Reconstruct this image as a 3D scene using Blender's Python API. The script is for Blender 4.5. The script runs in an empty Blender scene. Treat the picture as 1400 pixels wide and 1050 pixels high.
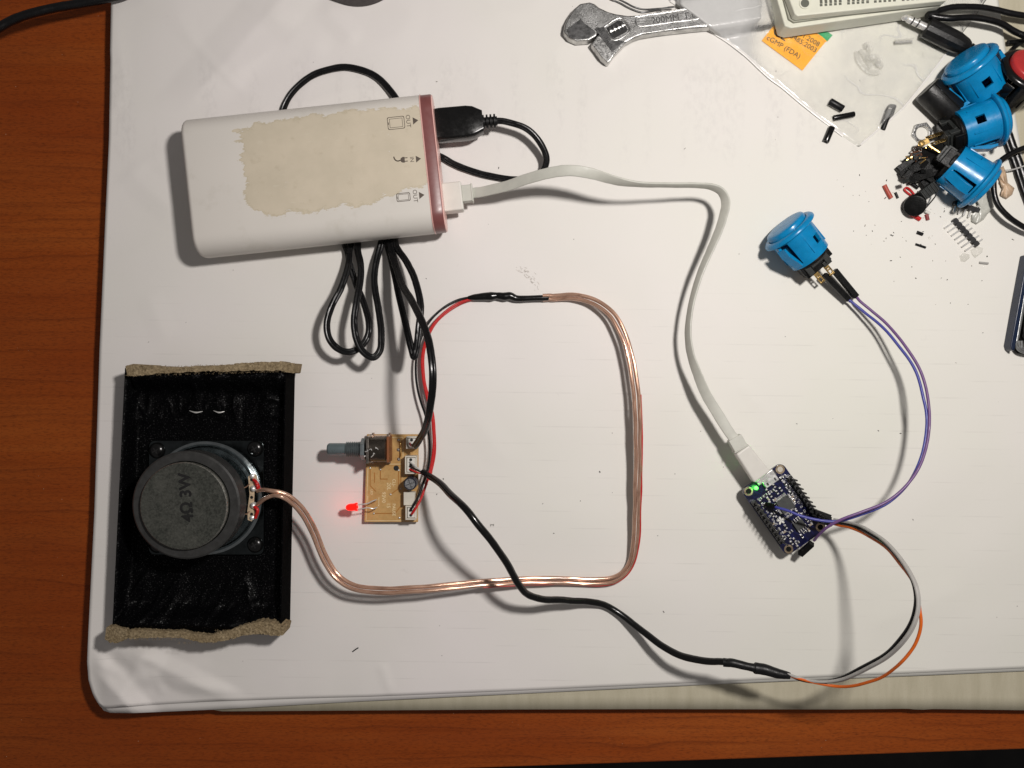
import bpy, bmesh, math, random
from mathutils import Vector, Matrix, noise
R = math.radians
random.seed(7)
S = 0.001            # everything is written in millimetres
D = 404.0            # camera height above the paper, mm
K = 0.37             # millimetres on the paper per photo pixel
scene = bpy.context.scene
col = scene.collection

# ------------------------------------------------------------------ camera, world, lamp
cd = bpy.data.cameras.new('camera'); cam = bpy.data.objects.new('camera', cd); col.objects.link(cam)
cam.location = (0, 0, D * S); cam.rotation_euler = (0, 0, 0)
cd.sensor_width = 36; cd.lens = 36 * D / (1400 * K); cd.clip_start = 0.005; cd.clip_end = 20
scene.camera = cam
w = bpy.data.worlds.new('World'); scene.world = w; w.use_nodes = True
w.node_tree.nodes['Background'].inputs[0].default_value = (1.0, 0.94, 0.92, 1)
w.node_tree.nodes['Background'].inputs[1].default_value = 0.13
ld = bpy.data.lights.new('room_lamp', 'POINT'); lamp = bpy.data.objects.new('room_lamp', ld); col.objects.link(lamp)
lamp.location = ((1110 - 700) * K * S, (525 - 195) * K * S, 0.440)
ld.energy = 7.9; ld.shadow_soft_size = 0.020; ld.color = (1.0, 0.95, 0.91)
scene.view_settings.view_transform = 'Standard'; scene.view_settings.look = 'None'
scene.view_settings.exposure = 0; scene.view_settings.gamma = 1
scene.cycles.max_bounces = 8; scene.cycles.transparent_max_bounces = 12

# ------------------------------------------------------------------ helpers
def P(px, py, h=0.0):
    f = (D - h) / D
    return Vector(((px - 700) * K * f, (525 - py) * K * f, h))
def lin(*c):
    return tuple(((v / 255) / 12.92 if v / 255 <= .04045 else ((v / 255 + .055) / 1.055) ** 2.4) for v in c)
def sm(a, b, x):
    t = max(0, min(1, (x - a) / (b - a))); return t * t * (3 - 2 * t)
def ip(tab, x):
    if x <= tab[0][0]: return tab[0][1]
    for (a, ya), (b, yb) in zip(tab, tab[1:]):
        if x <= b: return ya + (yb - ya) * (x - a) / (b - a)
    return tab[-1][1]

class NT:
    """small node-tree writer"""
    def __init__(s, name):
        s.m = bpy.data.materials.new(name); s.m.use_nodes = True; s.t = s.m.node_tree
        s.b = s.t.nodes['Principled BSDF']; s.out = s.t.nodes['Material Output']
    def n(s, typ, ins=None, **props):
        nd = s.t.nodes.new(typ)
        for k, v in props.items(): setattr(nd, k, v)
        for k, v in (ins or {}).items(): s.set(nd.inputs[k], v)
        return nd
    def set(s, sock, v):
        if isinstance(v, bpy.types.NodeSocket): s.t.links.new(v, sock)
        elif isinstance(v, (tuple, list)) and len(v) == 3 and sock.type == 'RGBA': sock.default_value = (*v, 1)
        else: sock.default_value = v
    def math(s, op, a, b=0.0, c=None, clamp=False):
        nd = s.t.nodes.new('ShaderNodeMath'); nd.operation = op; nd.use_clamp = clamp
        s.set(nd.inputs[0], a); s.set(nd.inputs[1], b)
        if c is not None: s.set(nd.inputs[2], c)
        return nd.outputs[0]
    def coord(s, kind='Object', scale=(1, 1, 1), rot=(0, 0, 0), loc=(0, 0, 0)):
        tc = s.n('ShaderNodeTexCoord')
        mp = s.n('ShaderNodeMapping', {'Vector': tc.outputs[kind], 'Scale': scale, 'Rotation': rot, 'Location': loc})
        return mp.outputs[0]
    def noise(s, vec, scale=5, detail=3, rough=.5):
        return s.n('ShaderNodeTexNoise', {'Vector': vec, 'Scale': scale, 'Detail': detail, 'Roughness': rough}).outputs[0]
    def ramp(s, x, a, b, ca=0., cb=1.):
        nd = s.n('ShaderNodeMapRange', {'Value': x, 'From Min': a, 'From Max': b, 'To Min': ca, 'To Max': cb}); nd.clamp = True
        return nd.outputs[0]
    def mix(s, f, a, b, mode='MIX'):
        nd = s.n('ShaderNodeMix', data_type='RGBA', blend_type=mode)
        s.set(nd.inputs[0], f); s.set(nd.inputs[6], a); s.set(nd.inputs[7], b)
        return nd.outputs[2]
    def bump(s, h, strength=.3, dist=.0003):
        nd = s.n('ShaderNodeBump', {'Height': h, 'Strength': strength, 'Distance': dist})
        s.set(s.b.inputs['Normal'], nd.outputs[0]); return nd.outputs[0]
    def base(s, **k):
        for kk, v in k.items(): s.set(s.b.inputs[kk.replace('_', ' ')], v)

def mat(name, c, rough=.5, metal=0., var=.1, vs=250, bump=0., bs=900, coat=0., trans=0., spec=.5, rvar=.12, emis=None, es=1., dirt=0.):
    t = NT(name); v = t.coord()
    nz = t.noise(v, vs, 4, .6)
    f = t.ramp(nz, .3, .7, 1 - var, 1 + var)
    colr = t.mix(1.0, tuple(c), (1, 1, 1), 'MULTIPLY')
    cm = t.n('ShaderNodeVectorMath', operation='SCALE'); t.set(cm.inputs[0], tuple(c)); t.set(cm.inputs[3], f)
    cc = cm.outputs[0]
    if dirt:
        nd = t.noise(v, vs * 3.1, 6, .75)
        cc = t.mix(t.ramp(nd, .56, .72, 0, dirt), cc, tuple(x * .35 for x in c))
    t.base(Base_Color=cc, Metallic=metal, Specular_IOR_Level=spec, Coat_Weight=coat, Transmission_Weight=trans)
    t.base(Roughness=t.ramp(t.noise(v, vs * 1.7, 5, .65), .3, .7, max(.02, rough - rvar), min(1, rough + rvar)))
    if emis: t.base(Emission_Color=tuple(emis), Emission_Strength=es)
    if bump: t.bump(t.noise(v, bs, 4, .6), bump, .0004)
    return t.m

def root_matrix(o):
    while o.parent: o = o.parent
    return Matrix.LocRotScale(o.location, o.rotation_euler, o.scale)

def basis(x, up=Vector((0, 0, 1))):
    x = x.normalized()
    if abs(x.dot(up)) > .999: up = Vector((0, 1, 0))
    y = up.cross(x).normalized(); z = x.cross(y)
    return Matrix((x, y, z)).transposed()

class MB:
    """collects shapes in millimetres; build() links them as one mesh object"""
    def __init__(s): s.v = []; s.f = []; s.uv = {}; s.mi = []; s.cur = 0
    def add(s, vs, fs, uvs=None):
        o = len(s.v); s.v += [Vector(p) for p in vs]
        for k, f in enumerate(fs):
            s.f.append(tuple(i + o for i in f)); s.mi.append(s.cur)
            if uvs: s.uv[len(s.f) - 1] = uvs[k]
        return s
    def box(s, c, size, rot=None):
        a, b, d = (q / 2 for q in size); rot = rot or Matrix.Identity(3); c = Vector(c)
        vs = [c + rot @ Vector((x * a, y * b, z * d)) for x in (-1, 1) for y in (-1, 1) for z in (-1, 1)]
        return s.add(vs, [(0, 1, 3, 2), (4, 6, 7, 5), (0, 4, 5, 1), (2, 3, 7, 6), (0, 2, 6, 4), (1, 5, 7, 3)])
    def lathe(s, prof, origin=(0, 0, 0), axis=(0, 0, 1), n=48, a0=0., a1=math.tau, caps=True):
        """prof = [(radius, distance along the axis)]"""
        m = basis(Vector(axis)); o = Vector(origin); full = abs(a1 - a0 - math.tau) < 1e-6
        cnt = n if full else n + 1; vs = []; fs = []
        for r, d in prof:
            for k in range(cnt):
                a = a0 + (a1 - a0) * k / n
                vs.append(o + m @ Vector((d, r * math.cos(a), r * math.sin(a))))
        for i in range(len(prof) - 1):
            for k in range(n):
                k2 = (k + 1) % cnt
                fs.append((i * cnt + k, i * cnt + k2, (i + 1) * cnt + k2, (i + 1) * cnt + k))
        if caps and full:
            if prof[0][0] > 1e-6: fs.append(tuple(range(cnt))[::-1])
            if prof[-1][0] > 1e-6: fs.append(tuple((len(prof) - 1) * cnt + k for k in range(cnt)))
        return s.add(vs, fs)
    def cyl(s, p0, p1, r, r2=None, n=24):
        p0 = Vector(p0); p1 = Vector(p1); L = (p1 - p0).length
        return s.lathe([(r, 0), (r if r2 is None else r2, L)], p0, p1 - p0, n)
    def ring(s, c, r0, r1, h, axis=(0, 0, 1), n=24):
        return s.lathe([(r0, 0), (r1, 0), (r1, h), (r0, h), (r0, 0)], c, axis, n, caps=False)
    def prism(s, poly, z0, z1, rot=None, c=(0, 0, 0)):
        rot = rot or Matrix.Identity(3); c = Vector(c); n = len(poly)
        ar = sum(poly[i][0] * poly[(i + 1) % n][1] - poly[(i + 1) % n][0] * poly[i][1] for i in range(n))
        if ar < 0: poly = poly[::-1]
        vs = [c + rot @ Vector((p[0], p[1], z)) for z in (z0, z1) for p in poly]
        return s.add(vs, [tuple(range(n))[::-1], tuple(range(n, 2 * n))] + [(i, (i + 1) % n, n + (i + 1) % n, n + i) for i in range(n)])
    def pxprism(s, pts, h0, h1):
        """outline given in photo pixels as seen at height h1, standing between h0 and h1"""
        return s.prism([tuple(P(x, y, h1)[:2]) for x, y in pts], h0, h1)
    def tube(s, pts, r=1., prof='round', n=12, step=8, radii=None, roll=None, w=None, wpts=False, close=False):
        keys = [Vector(p) if wpts else P(*p) for p in pts]
        k = len(keys); path = []; par = []
        for i in range(k - 1):
            p0 = keys[max(i - 1, 0)]; p1 = keys[i]; p2 = keys[i + 1]; p3 = keys[min(i + 2, k - 1)]
            if i == 0: p0 = p1 * 2 - p2
            if i == k - 2: p3 = p2 * 2 - p1
            def tj(a, b): return max((b - a).length, 1e-3) ** .5
            t0 = 0; t1 = tj(p0, p1); t2 = t1 + tj(p1, p2); t3 = t2 + tj(p2, p3)
            for q in range(step):
                t = t1 + (t2 - t1) * q / step
                a1 = p0 * ((t1 - t) / (t1 - t0)) + p1 * ((t - t0) / (t1 - t0))
                a2 = p1 * ((t2 - t) / (t2 - t1)) + p2 * ((t - t1) / (t2 - t1))
                a3 = p2 * ((t3 - t) / (t3 - t2)) + p3 * ((t - t2) / (t3 - t2))
                b1 = a1 * ((t2 - t) / (t2 - t0)) + a2 * ((t - t0) / (t2 - t0))
                b2 = a2 * ((t3 - t) / (t3 - t1)) + a3 * ((t - t1) / (t3 - t1))
                path.append(b1 * ((t2 - t) / (t2 - t1)) + b2 * ((t - t1) / (t2 - t1))); par.append(i + q / step)
        path.append(keys[-1]); par.append(k - 1.)
        sd = keys[0].x * .37 + keys[-1].y * .11      # small hand-made unevenness of a lying cable
        if len(path) > 30:
            for i in range(4, len(path) - 4):
                q_ = path[i] * .085; path[i] = path[i] + Vector((noise.noise(q_ + Vector((sd, 0, 0))), noise.noise(q_ + Vector((0, sd, 5))), 0)) * .42
        if prof == 'round': pr = [(math.cos(a), math.sin(a)) for a in (math.tau * j / n for j in range(n))]
        elif prof == 'flat':
            hw = (w or 3) / r; pr = []
            for cx, a0 in ((hw - 1, -90), (-(hw - 1), 90)):
                for j in range(5): a = R(a0 + 45 * j); pr.append((cx + math.cos(a), math.sin(a)))
        elif prof == 'fig8':
            pr = []
            for cx, a0 in ((.86, -140), (-.86, 40)):
                for j in range(9): a = R(a0 + 35 * j); pr.append((cx + math.cos(a), math.sin(a)))
        n = len(pr); vs = []; fs = []; uvs = []; L = 0; Ls = []
        N = None
        for i, p in enumerate(path):
            T = (path[min(i + 1, len(path) - 1)] - path[max(i - 1, 0)]).normalized()
            h = Vector((T.y, -T.x, 0))
            if h.length > .08:
                h.normalize()
                N = h
            elif N is None: N = Vector((1, 0, 0))
            N = (N - T * N.dot(T)).normalized(); B = N.cross(T)
            if i: L += (p - path[i - 1]).length
            Ls.append(L)
            ro = R(ip(list(enumerate(roll)), par[i])) if roll else 0
            rr = (ip(list(enumerate(radii)), par[i]) if radii else r) * (1 + .05 * noise.noise(p * .45))
            c, sn = math.cos(ro), math.sin(ro)
            for a, b in pr: vs.append(p + (N * (a * c - b * sn) + B * (a * sn + b * c)) * rr)
        for i in range(len(path) - 1):
            for j in range(n):
                j2 = (j + 1) % n
                fs.append((i * n + j, i * n + j2, (i + 1) * n + j2, (i + 1) * n + j))
                uvs.append(((j / n, Ls[i]), ((j + 1) / n, Ls[i]), ((j + 1) / n, Ls[i + 1]), (j / n, Ls[i + 1])))
        fs.append(tuple(range(n))[::-1]); uvs.append(((0, 0),) * n)
        fs.append(tuple(range((len(path) - 1) * n, len(path) * n))); uvs.append(((0, 0),) * n)
        return s.add(vs, fs, uvs)
    def build(s, name, mats, parent=None, smooth=35, bevel=0., seg=2, label=None, fix=True):
        me = bpy.data.meshes.new(name); inv = Matrix.Identity(4)
        if parent is not None: inv = root_matrix(parent).inverted()
        me.from_pydata([inv @ (p * S) for p in s.v], [], s.f)
        mats = mats if isinstance(mats, (list, tuple)) else [mats]
        for m in mats: me.materials.append(m)
        for i, p in enumerate(me.polygons): p.material_index = s.mi[i]
        if s.uv:
            ul = me.uv_layers.new(name='UVMap')
            for fi, uvs in s.uv.items():
                for li, q in zip(me.polygons[fi].loop_indices, uvs): ul.data[li].uv = q
        if fix: bm = bmesh.new(); bm.from_mesh(me); bmesh.ops.recalc_face_normals(bm, faces=bm.faces); bm.to_mesh(me); bm.free()
        if smooth:
            me.shade_smooth(); me.set_sharp_from_angle(angle=R(smooth))
        o = bpy.data.objects.new(name, me); col.objects.link(o)
        if parent is not None: o.parent = parent
        if bevel:
            b = o.modifiers.new('bevel', 'BEVEL'); b.width = bevel * S; b.segments = seg; b.limit_method = 'ANGLE'; b.angle_limit = R(40); b.harden_normals = True
        if label: o['label'] = label
        return o

def thing(name, label, cat, p=(0, 0, 0), rot=(0, 0, 0), group=None):
    o = bpy.data.objects.new(name, None); col.objects.link(o)
    o.location = Vector(p) * S; o.rotation_euler = rot; o.empty_display_size = .01
    return tag(o, label, cat, group)
def tag(o, label, cat, group=None, kind=None):
    if label: o['label'] = label
    if cat: o['category'] = cat
    if group: o['group'] = group
    if kind: o['kind'] = kind
    return o
def copy_tree(o, parent=None):
    c = o.copy(); col.objects.link(c); c.parent = parent
    for ch in [q for q in bpy.data.objects if q.parent == o]: copy_tree(ch, c)
    return c
def text(body, size, pos, ang, m, name, parent, depth=.03, rot=None, space=1., sx=1., bold=0., thick=()):
    """flat lettering with a slight thickness; pos in mm is the centre of the text"""
    cu = bpy.data.curves.new(name, 'FONT'); cu.body = body; cu.size = size; cu.align_x = 'CENTER'; cu.align_y = 'CENTER'
    cu.extrude = depth; cu.space_character = space; cu.offset = bold; cu.resolution_u = 3
    t = bpy.data.objects.new('text_tmp', cu); col.objects.link(t)
    me = bpy.data.meshes.new_from_object(t.evaluated_get(bpy.context.evaluated_depsgraph_get()))
    bpy.data.objects.remove(t)
    M3 = rot or Matrix.Rotation(R(ang), 3, 'Z')
    b = MB(); b.add([Vector(pos) + M3 @ Vector((v.co.x * sx, v.co.y, v.co.z)) for v in me.vertices], [tuple(p.vertices) for p in me.polygons])
    for i_, (ox, oy) in enumerate(thick):
        b.add([Vector(pos) + M3 @ Vector((v.co.x * sx + ox, v.co.y + oy, v.co.z + .006 * (i_ + 1))) for v in me.vertices], [tuple(p.vertices) for p in me.polygons])
    bpy.data.meshes.remove(me)
    return b.build(name, m, parent, smooth=0)
def rrect(w, h, r, n=5):
    pts = []
    for cx, cy, a0 in ((w / 2 - r, h / 2 - r, 0), (-w / 2 + r, h / 2 - r, 90), (-w / 2 + r, -h / 2 + r, 180), (w / 2 - r, -h / 2 + r, 270)):
        for k in range(n + 1): a = R(a0 + 90 * k / n); pts.append((cx + r * math.cos(a), cy + r * math.sin(a)))
    return pts
def ragged(line, widths, amp=1.2, step=1.6):
    """ragged strip outline in photo pixels round a centre line"""
    up = []; dn = []; L = 0
    for i in range(len(line) - 1):
        a = Vector(line[i]); b = Vector(line[i + 1]); n = max(1, int((b - a).length / step)); t = (b - a).normalized(); nn = Vector((-t.y, t.x))
        for k in range(n + (i == len(line) - 2)):
            f = k / n; p = a.lerp(b, f); ww = widths[i] + (widths[i + 1] - widths[i]) * f
            up.append(p - nn * (ww / 2 + random.uniform(-amp, amp) + 1.5 * amp * noise.noise(Vector((p.x * .08, 3, p.y * .08)))))
            dn.append(p + nn * (ww / 2 + random.uniform(-amp, amp) + 1.5 * amp * noise.noise(Vector((p.x * .08, 9, p.y * .08)))))
    return [tuple(q) for q in up + dn[::-1]]

# ------------------------------------------------------------------ materials
black_rubber = mat('black_rubber', (.004, .004, .0045), .30, var=.2, rvar=.08, spec=.38, bump=.08, bs=1500)
black_soft = mat('black_soft_plastic', (.006, .006, .0065), .42, var=.2, spec=.3, bump=.15, bs=2500)
black_gloss = mat('black_gloss', (.0045, .0045, .0045), .22, var=.2, rvar=.07, spec=.42, bump=.12, bs=350)
black_mould = mat('black_moulded_plastic', (.005, .0052, .0052), .4, var=.25, spec=.16, bump=.25, bs=1800, dirt=.3)
grey_mould = mat('grey_moulded_plastic', (.022, .024, .023), .45, var=.25, spec=.3, bump=.25, bs=1800)
blue_plastic = mat('blue_plastic', (.002, .20, .44), .27, var=.1, rvar=.09, spec=.4, bump=.05, bs=300, dirt=.06)
red_plastic = mat('red_plastic', (.42, .03, .03), .3, var=.08, rvar=.06)
white_plastic = mat('white_plastic', (.66, .64, .59), .42, var=.03, bump=.03)
white_rubber = mat('white_cable_rubber', (.52, .52, .465), .5, var=.05, bump=.05, bs=1200)
cream_plastic = mat('cream_connector', (.62, .58, .50), .4, var=.08, bump=.1)
steel = mat('chrome_steel', (.50, .50, .49), .3, 1., var=.3, vs=500, bump=.25, bs=1600, dirt=.45)
dark_steel = mat('dark_steel', (.13, .13, .13), .38, 1., var=.2, bump=.2, bs=1200, dirt=.4)
grey_metal = mat('grey_zinc', (.22, .25, .26), .38, .75, var=.12, bump=.1)
gold = mat('brass', (.62, .42, .16), .3, 1., var=.15)
tin = mat('tinned_wire', (.78, .77, .74), .28, .55, var=.12)
def clear_film():
    t = NT('clear_thin_film'); v = t.coord(); n1 = t.noise(v, 700, 3, .6)
    t.base(Base_Color=(.8, .79, .76), Roughness=.15, Specular_IOR_Level=.8); t.bump(n1, .5, .0006)
    tb = t.n('ShaderNodeBsdfTransparent', {'Color': (.97, .97, .96)})
    m_ = t.n('ShaderNodeMixShader', {0: .18}); t.t.links.new(tb.outputs[0], m_.inputs[1]); t.t.links.new(t.b.outputs[0], m_.inputs[2]); t.t.links.new(m_.outputs[0], t.out.inputs[0]); return t.m
film_m = clear_film()
red_wire = mat('red_wire', (.50, .012, .012), .35, var=.1)
orange_wire = mat('orange_wire', (.62, .12, .012), .4, var=.08)
grey_wire = mat('grey_wire', (.36, .35, .33), .45, var=.08)
blue_wire = mat('blue_wire', (.05, .055, .29), .38, var=.08)
purple_wire = mat('purple_wire', (.14, .065, .20), .42, var=.08)
ink = mat('dark_ink', (.085, .065, .05), .6, var=.1)
black_ink = mat('black_ink', (.008, .008, .008), .5, var=.1)
# ------------------------------------------------------------------ setting: table, floor, paper
def wood():
    t = NT('red_brown_wood')
    warp = t.noise(t.coord(scale=(4, 12, 4)), 1.6, 3, .55)
    n1 = t.noise(t.coord(scale=(3, 60, 3)), 1.8, 5, .65)
    yy = t.n('ShaderNodeSeparateXYZ', {0: t.coord()}).outputs[1]
    ph = t.math('ADD', t.math('MULTIPLY', yy, 108), t.math('MULTIPLY', warp, 3.2))
    fr = t.math('FRACT', ph)
    line = t.math('MULTIPLY', t.ramp(fr, .25, .58), t.ramp(fr, .60, .72, 1, 0))
    msk = t.ramp(t.noise(t.coord(scale=(5, 60, 5)), 1.7, 2), .40, .60)
    line = t.math('MULTIPLY', t.math('POWER', line, 3), msk)
    fine = t.ramp(t.noise(t.coord(scale=(9, 330, 9)), 1.0, 4, .7), .5, .68)
    line = t.math('MAXIMUM', line, t.math('MULTIPLY', fine, .6))
    pores = t.ramp(t.noise(t.coord(scale=(150, 700, 150)), 2.6, 3, .7), .48, .72)
    big = t.noise(t.coord(scale=(4, 14, 4)), 1.3, 3)
    c = t.mix(t.ramp(n1, .3, .7), lin(144, 67, 20), lin(155, 79, 26))
    c = t.mix(t.ramp(big, .35, .7), c, lin(133, 58, 17))
    c = t.mix(t.math('MULTIPLY', line, .42), c, lin(84, 31, 9))
    c = t.mix(t.math('MULTIPLY', pores, .55), c, lin(70, 28, 8))
    t.base(Base_Color=c, Roughness=t.ramp(n1, .3, .7, .38, .55), Specular_IOR_Level=.2)
    dust = t.n('ShaderNodeTexVoronoi', {'Vector': t.coord(), 'Scale': 210.}).outputs['Distance']
    c2 = t.mix(t.math('MULTIPLY', t.ramp(dust, .02, .05, .75, 0), t.ramp(t.noise(t.coord(), 50, 2), .52, .6)), c, lin(200, 170, 140))
    t.base(Base_Color=c2)
    t.bump(t.math('ADD', t.math('MULTIPLY', pores, -.7), t.noise(t.coord(), 700, 3)), .2, .00015)
    return t.m
TZ = -9.6
wood_m = wood()
# table top: rear edge far beyond the frame, front edge runs just inside the bottom of the frame
b = MB(); e0 = P(-700, 1098, TZ); e1 = P(2200, 997, TZ)
b.prism([(e0.x, e0.y), (e1.x, e1.y), (e1.x, 520), (e0.x, 520)], TZ - 28, TZ)
o = b.build('table', wood_m, bevel=1.2, seg=3); tag(o, 'red-brown wood grain tabletop under all the paper', None, kind='structure')
fm = NT('dark_floor'); nf = fm.noise(fm.coord(), 9, 5, .65)
fm.base(Base_Color=fm.mix(fm.ramp(nf, .4, .7), (.006, .006, .006), (.02, .018, .015)), Roughness=.85)
b = MB(); b.add([(-4000, -4000, -720), (4000, -4000, -720), (4000, 4000, -720), (-4000, 4000, -720)], [(0, 1, 2, 3)])
tag(b.build('floor', fm.m, smooth=0), 'dark floor seen past the front edge of the table', None, kind='structure')

def paper_material(name, tint=(.775, .738, .722), print_through=True):
    t = NT(name); v = t.coord()
    sp = t.n('ShaderNodeSeparateXYZ', {0: v}); X, Y = sp.outputs[0], sp.outputs[1]
    big = t.noise(t.coord(scale=(1, 1, .2)), 9, 3, .5)
    c = t.mix(t.ramp(big, .35, .65), tint, tuple(a * q for a, q in zip(tint, (.965, .985, .95))))
    c = t.mix(t.ramp(X, -.03, .17), c, t.mix(1., c, (.975, .995, .955), 'MULTIPLY'))
    fib = t.noise(v, 2600, 4, .7)
    c = t.mix(t.ramp(fib, .3, .75, 0, .05), c, (.5, .47, .44))
    if print_through:
        ph = t.math('FRACT', t.math('ADD', t.math('MULTIPLY', Y, 117.), t.math('MULTIPLY', X, 1.5)))
        ln = t.math('MULTIPLY', t.ramp(ph, .46, .5), t.ramp(ph, .5, .56, 1, 0))
        mk = t.ramp(t.noise(t.coord(scale=(48, 117, 48)), 1.0, 3), .47, .68)
        my = t.ramp(Y, .02, .06, 1, 0)
        c = t.mix(t.math('MULTIPLY', t.math('MULTIPLY', ln, mk), t.math('MULTIPLY', my, .22)), c, (.40, .38, .36))
        gh = t.ramp(t.noise(t.coord(scale=(420, 230, 420)), 1.0, 3, .6), .42, .66)
        cm_ = t.ramp(t.noise(t.coord(scale=(95, 9, 95)), 1.0, 1), .50, .60)
        mz = t.math('MULTIPLY', t.ramp(Y, .108, .118), t.ramp(Y, .158, .168, 1, 0))
        c = t.mix(t.math('MULTIPLY', t.math('MULTIPLY', gh, cm_), t.math('MULTIPLY', mz, .13)), c, (.40, .38, .38))
        # dirty pencil smudges
        d = t.noise(t.coord(scale=(1, 1, 1)), 60, 6, .7)
        c = t.mix(t.ramp(d, .66, .8, 0, .22), c, (.36, .35, .31))
    sp1 = t.n('ShaderNodeTexVoronoi', {'Vector': v, 'Scale': 85.}); 
    spk = t.math('MULTIPLY', t.ramp(sp1.outputs['Distance'], .012, .03, 1, 0), t.ramp(t.noise(v, 30, 1), .5, .56))
    c = t.mix(t.math('MULTIPLY', spk, .8), c, (.1, .09, .08))
    t.base(Base_Color=c, Roughness=.62, Specular_IOR_Level=.28)
    t.bump(t.math('ADD', fib, t.math('MULTIPLY', t.noise(v, 25, 3), 6)), .16, .0003)
    return t.m
paper_m = paper_material('white_paper')
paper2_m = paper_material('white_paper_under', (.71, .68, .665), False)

LEFT = [(-80, 154), (0, 152), (70, 150.5), (82, 151), (160, 149.5), (190, 149), (300, 144), (480, 136), (700, 129), (800, 124), (860, 121), (905, 119), (930, 121), (950, 127), (962, 134), (975, 144)]
RIGHT = [(-80, 1352), (0, 1365), (75, 1376), (180, 1392), (300, 1412), (560, 1440), (1000, 1470)]
TOPB = [(100, 955), (122, 958), (133, 965), (145, 968), (200, 964), (286, 959), (400, 955), (500, 952.5), (700, 944.5), (900, 935.5), (1000, 931), (1400, 913.5), (1500, 909)]
CREASES = [((140, 868), (215, 942), 13, 1.1), ((150, 940), (290, 905), 15, .9), ((205, 915), (225, 950), 9, .7), ((128, 905), (175, 925), 10, .9), ((215, 930), (330, 948), 12, .6), ((360, 15), (450, 70), 22, .7), ((440, 5), (490, 60), 20, .6), ((300, 110), (420, 40), 26, .7), ((170, 230), (250, 300), 24, .5), ((1180, 860), (1330, 800), 30, .35), ((640, 560), (700, 640), 26, .25), ((200, 400), (230, 470), 22, .3), ((520, 905), (535, 950), 10, .4), ((1010, 520), (1040, 560), 12, .3)]
def paper_h(px, py):
    h = 0.0
    # lifted and creased lower left corner
    d = Vector((px - 122, py - 955))
    k = max(0, 1 - d.length / 260)
    lift = max(0, (py - 640) / 300) * max(0, 1 - (px - 118) / 62)
    h += 3.2 * min(1, lift) ** 1.3
    f1 = max(0, (1. - abs((px - 135) * .72 - (py - 905) * .69 + 12) / 26)) * sm(118, 150, px) * (1 - sm(205, 260, px)) * sm(850, 885, py)
    f2 = max(0, (1. - abs((px - 180) * .9 + (py - 925) * .45) / 34)) * sm(872, 905, py) * (1 - sm(300, 380, px))
    f3 = max(0, (1. - abs((px - 215) * .45 - (py - 920) * .89 - 10) / 20)) * sm(150, 190, px) * (1 - sm(300, 380, px)) * (1 - sm(935, 958, py) * .7)
    h += 3.6 * f1 + 2.8 * f2 + 2.4 * f3
    for (x0, y0), (x1, y1), wd, am in CREASES:
        if min(x0, x1) - wd < px < max(x0, x1) + wd and min(y0, y1) - wd < py < max(y0, y1) + wd:
            L_ = math.hypot(x1 - x0, y1 - y0); tx, ty = (x1 - x0) / L_, (y1 - y0) / L_
            al = ((px - x0) * tx + (py - y0) * ty) / L_; ac_ = abs(-(px - x0) * ty + (py - y0) * tx)
            if 0 < al < 1 and ac_ < wd: h += am * (1 - ac_ / wd) * min(1, al * 5, (1 - al) * 5)
    # buckles near the top left and a gentle waviness
    g = max(0, 1. - abs((px - 330) * .75 + (py - 60) * .66) / 40) * (1 - sm(110, 160, py)) * sm(150, 260, px) * (1 - sm(470, 560, px))
    h += 1.5 * g
    h += .55 * (noise.noise(Vector((px * .009, py * .012, 0))) + .5) + .25 * max(0, 1 - abs(noise.noise(Vector((px * .006 + 5, py * .008, 3)))) * 9) * (1 - sm(140, 420, py))
    edge = sm(880, 950, py)
    h += .35 * edge * (noise.noise(Vector((px * .02, 4, 0))) + .6)
    return h
def sheet(name, m, left, right, bottom, top, zoff, nx, ny, dy=0, dx=0, th=.14, hscale=1., hf=paper_h):
    b = MB(); vs = []
    for j in range(ny + 1):
        for i in range(nx + 1):
            v = j / ny; u = i / nx; x = 130 + u * 1300; y = 0
            for _ in range(4):
                y = top + v * (ip(bottom, x - dx) + dy - top); x = ip(left, y - dy) + dx + u * (ip(right, y) - ip(left, y - dy))
            h = zoff + hscale * hf(x, y) 
            vs.append(P(x, y, h))
    b.add(vs, [(j * (nx + 1) + i, (j + 1) * (nx + 1) + i, (j + 1) * (nx + 1) + i + 1, j * (nx + 1) + i + 1) for j in range(ny) for i in range(nx)])
    o = b.build(name, m, smooth=80, fix=False)
    md = o.modifiers.new('thickness', 'SOLIDIFY'); md.thickness = th * S; md.offset = -1
    return o
o = sheet('paper_sheet', paper_m, LEFT, RIGHT, TOPB, -80, 0.0, 300, 220)
tag(o, 'large white top paper sheet under the electronics, creased at its lower left corner', 'paper')
BOT2 = [(100, 958), (125, 962), (137, 970), (150, 974.5), (180, 975), (286, 970.5), (500, 958.5), (700, 949), (900, 939.2), (1000, 934.5), (1400, 917.5), (1500, 913)]
LEFT2 = [(y, x + 1.2 if y < 940 else x + .5) for y, x in LEFT]
o = sheet('paper_sheet', paper2_m, LEFT2, RIGHT, BOT2, -80, -.45, 200, 150, hscale=.8)
tag(o, 'second white paper sheet, a thin strip along the front edge below the top sheet', 'paper')
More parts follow.
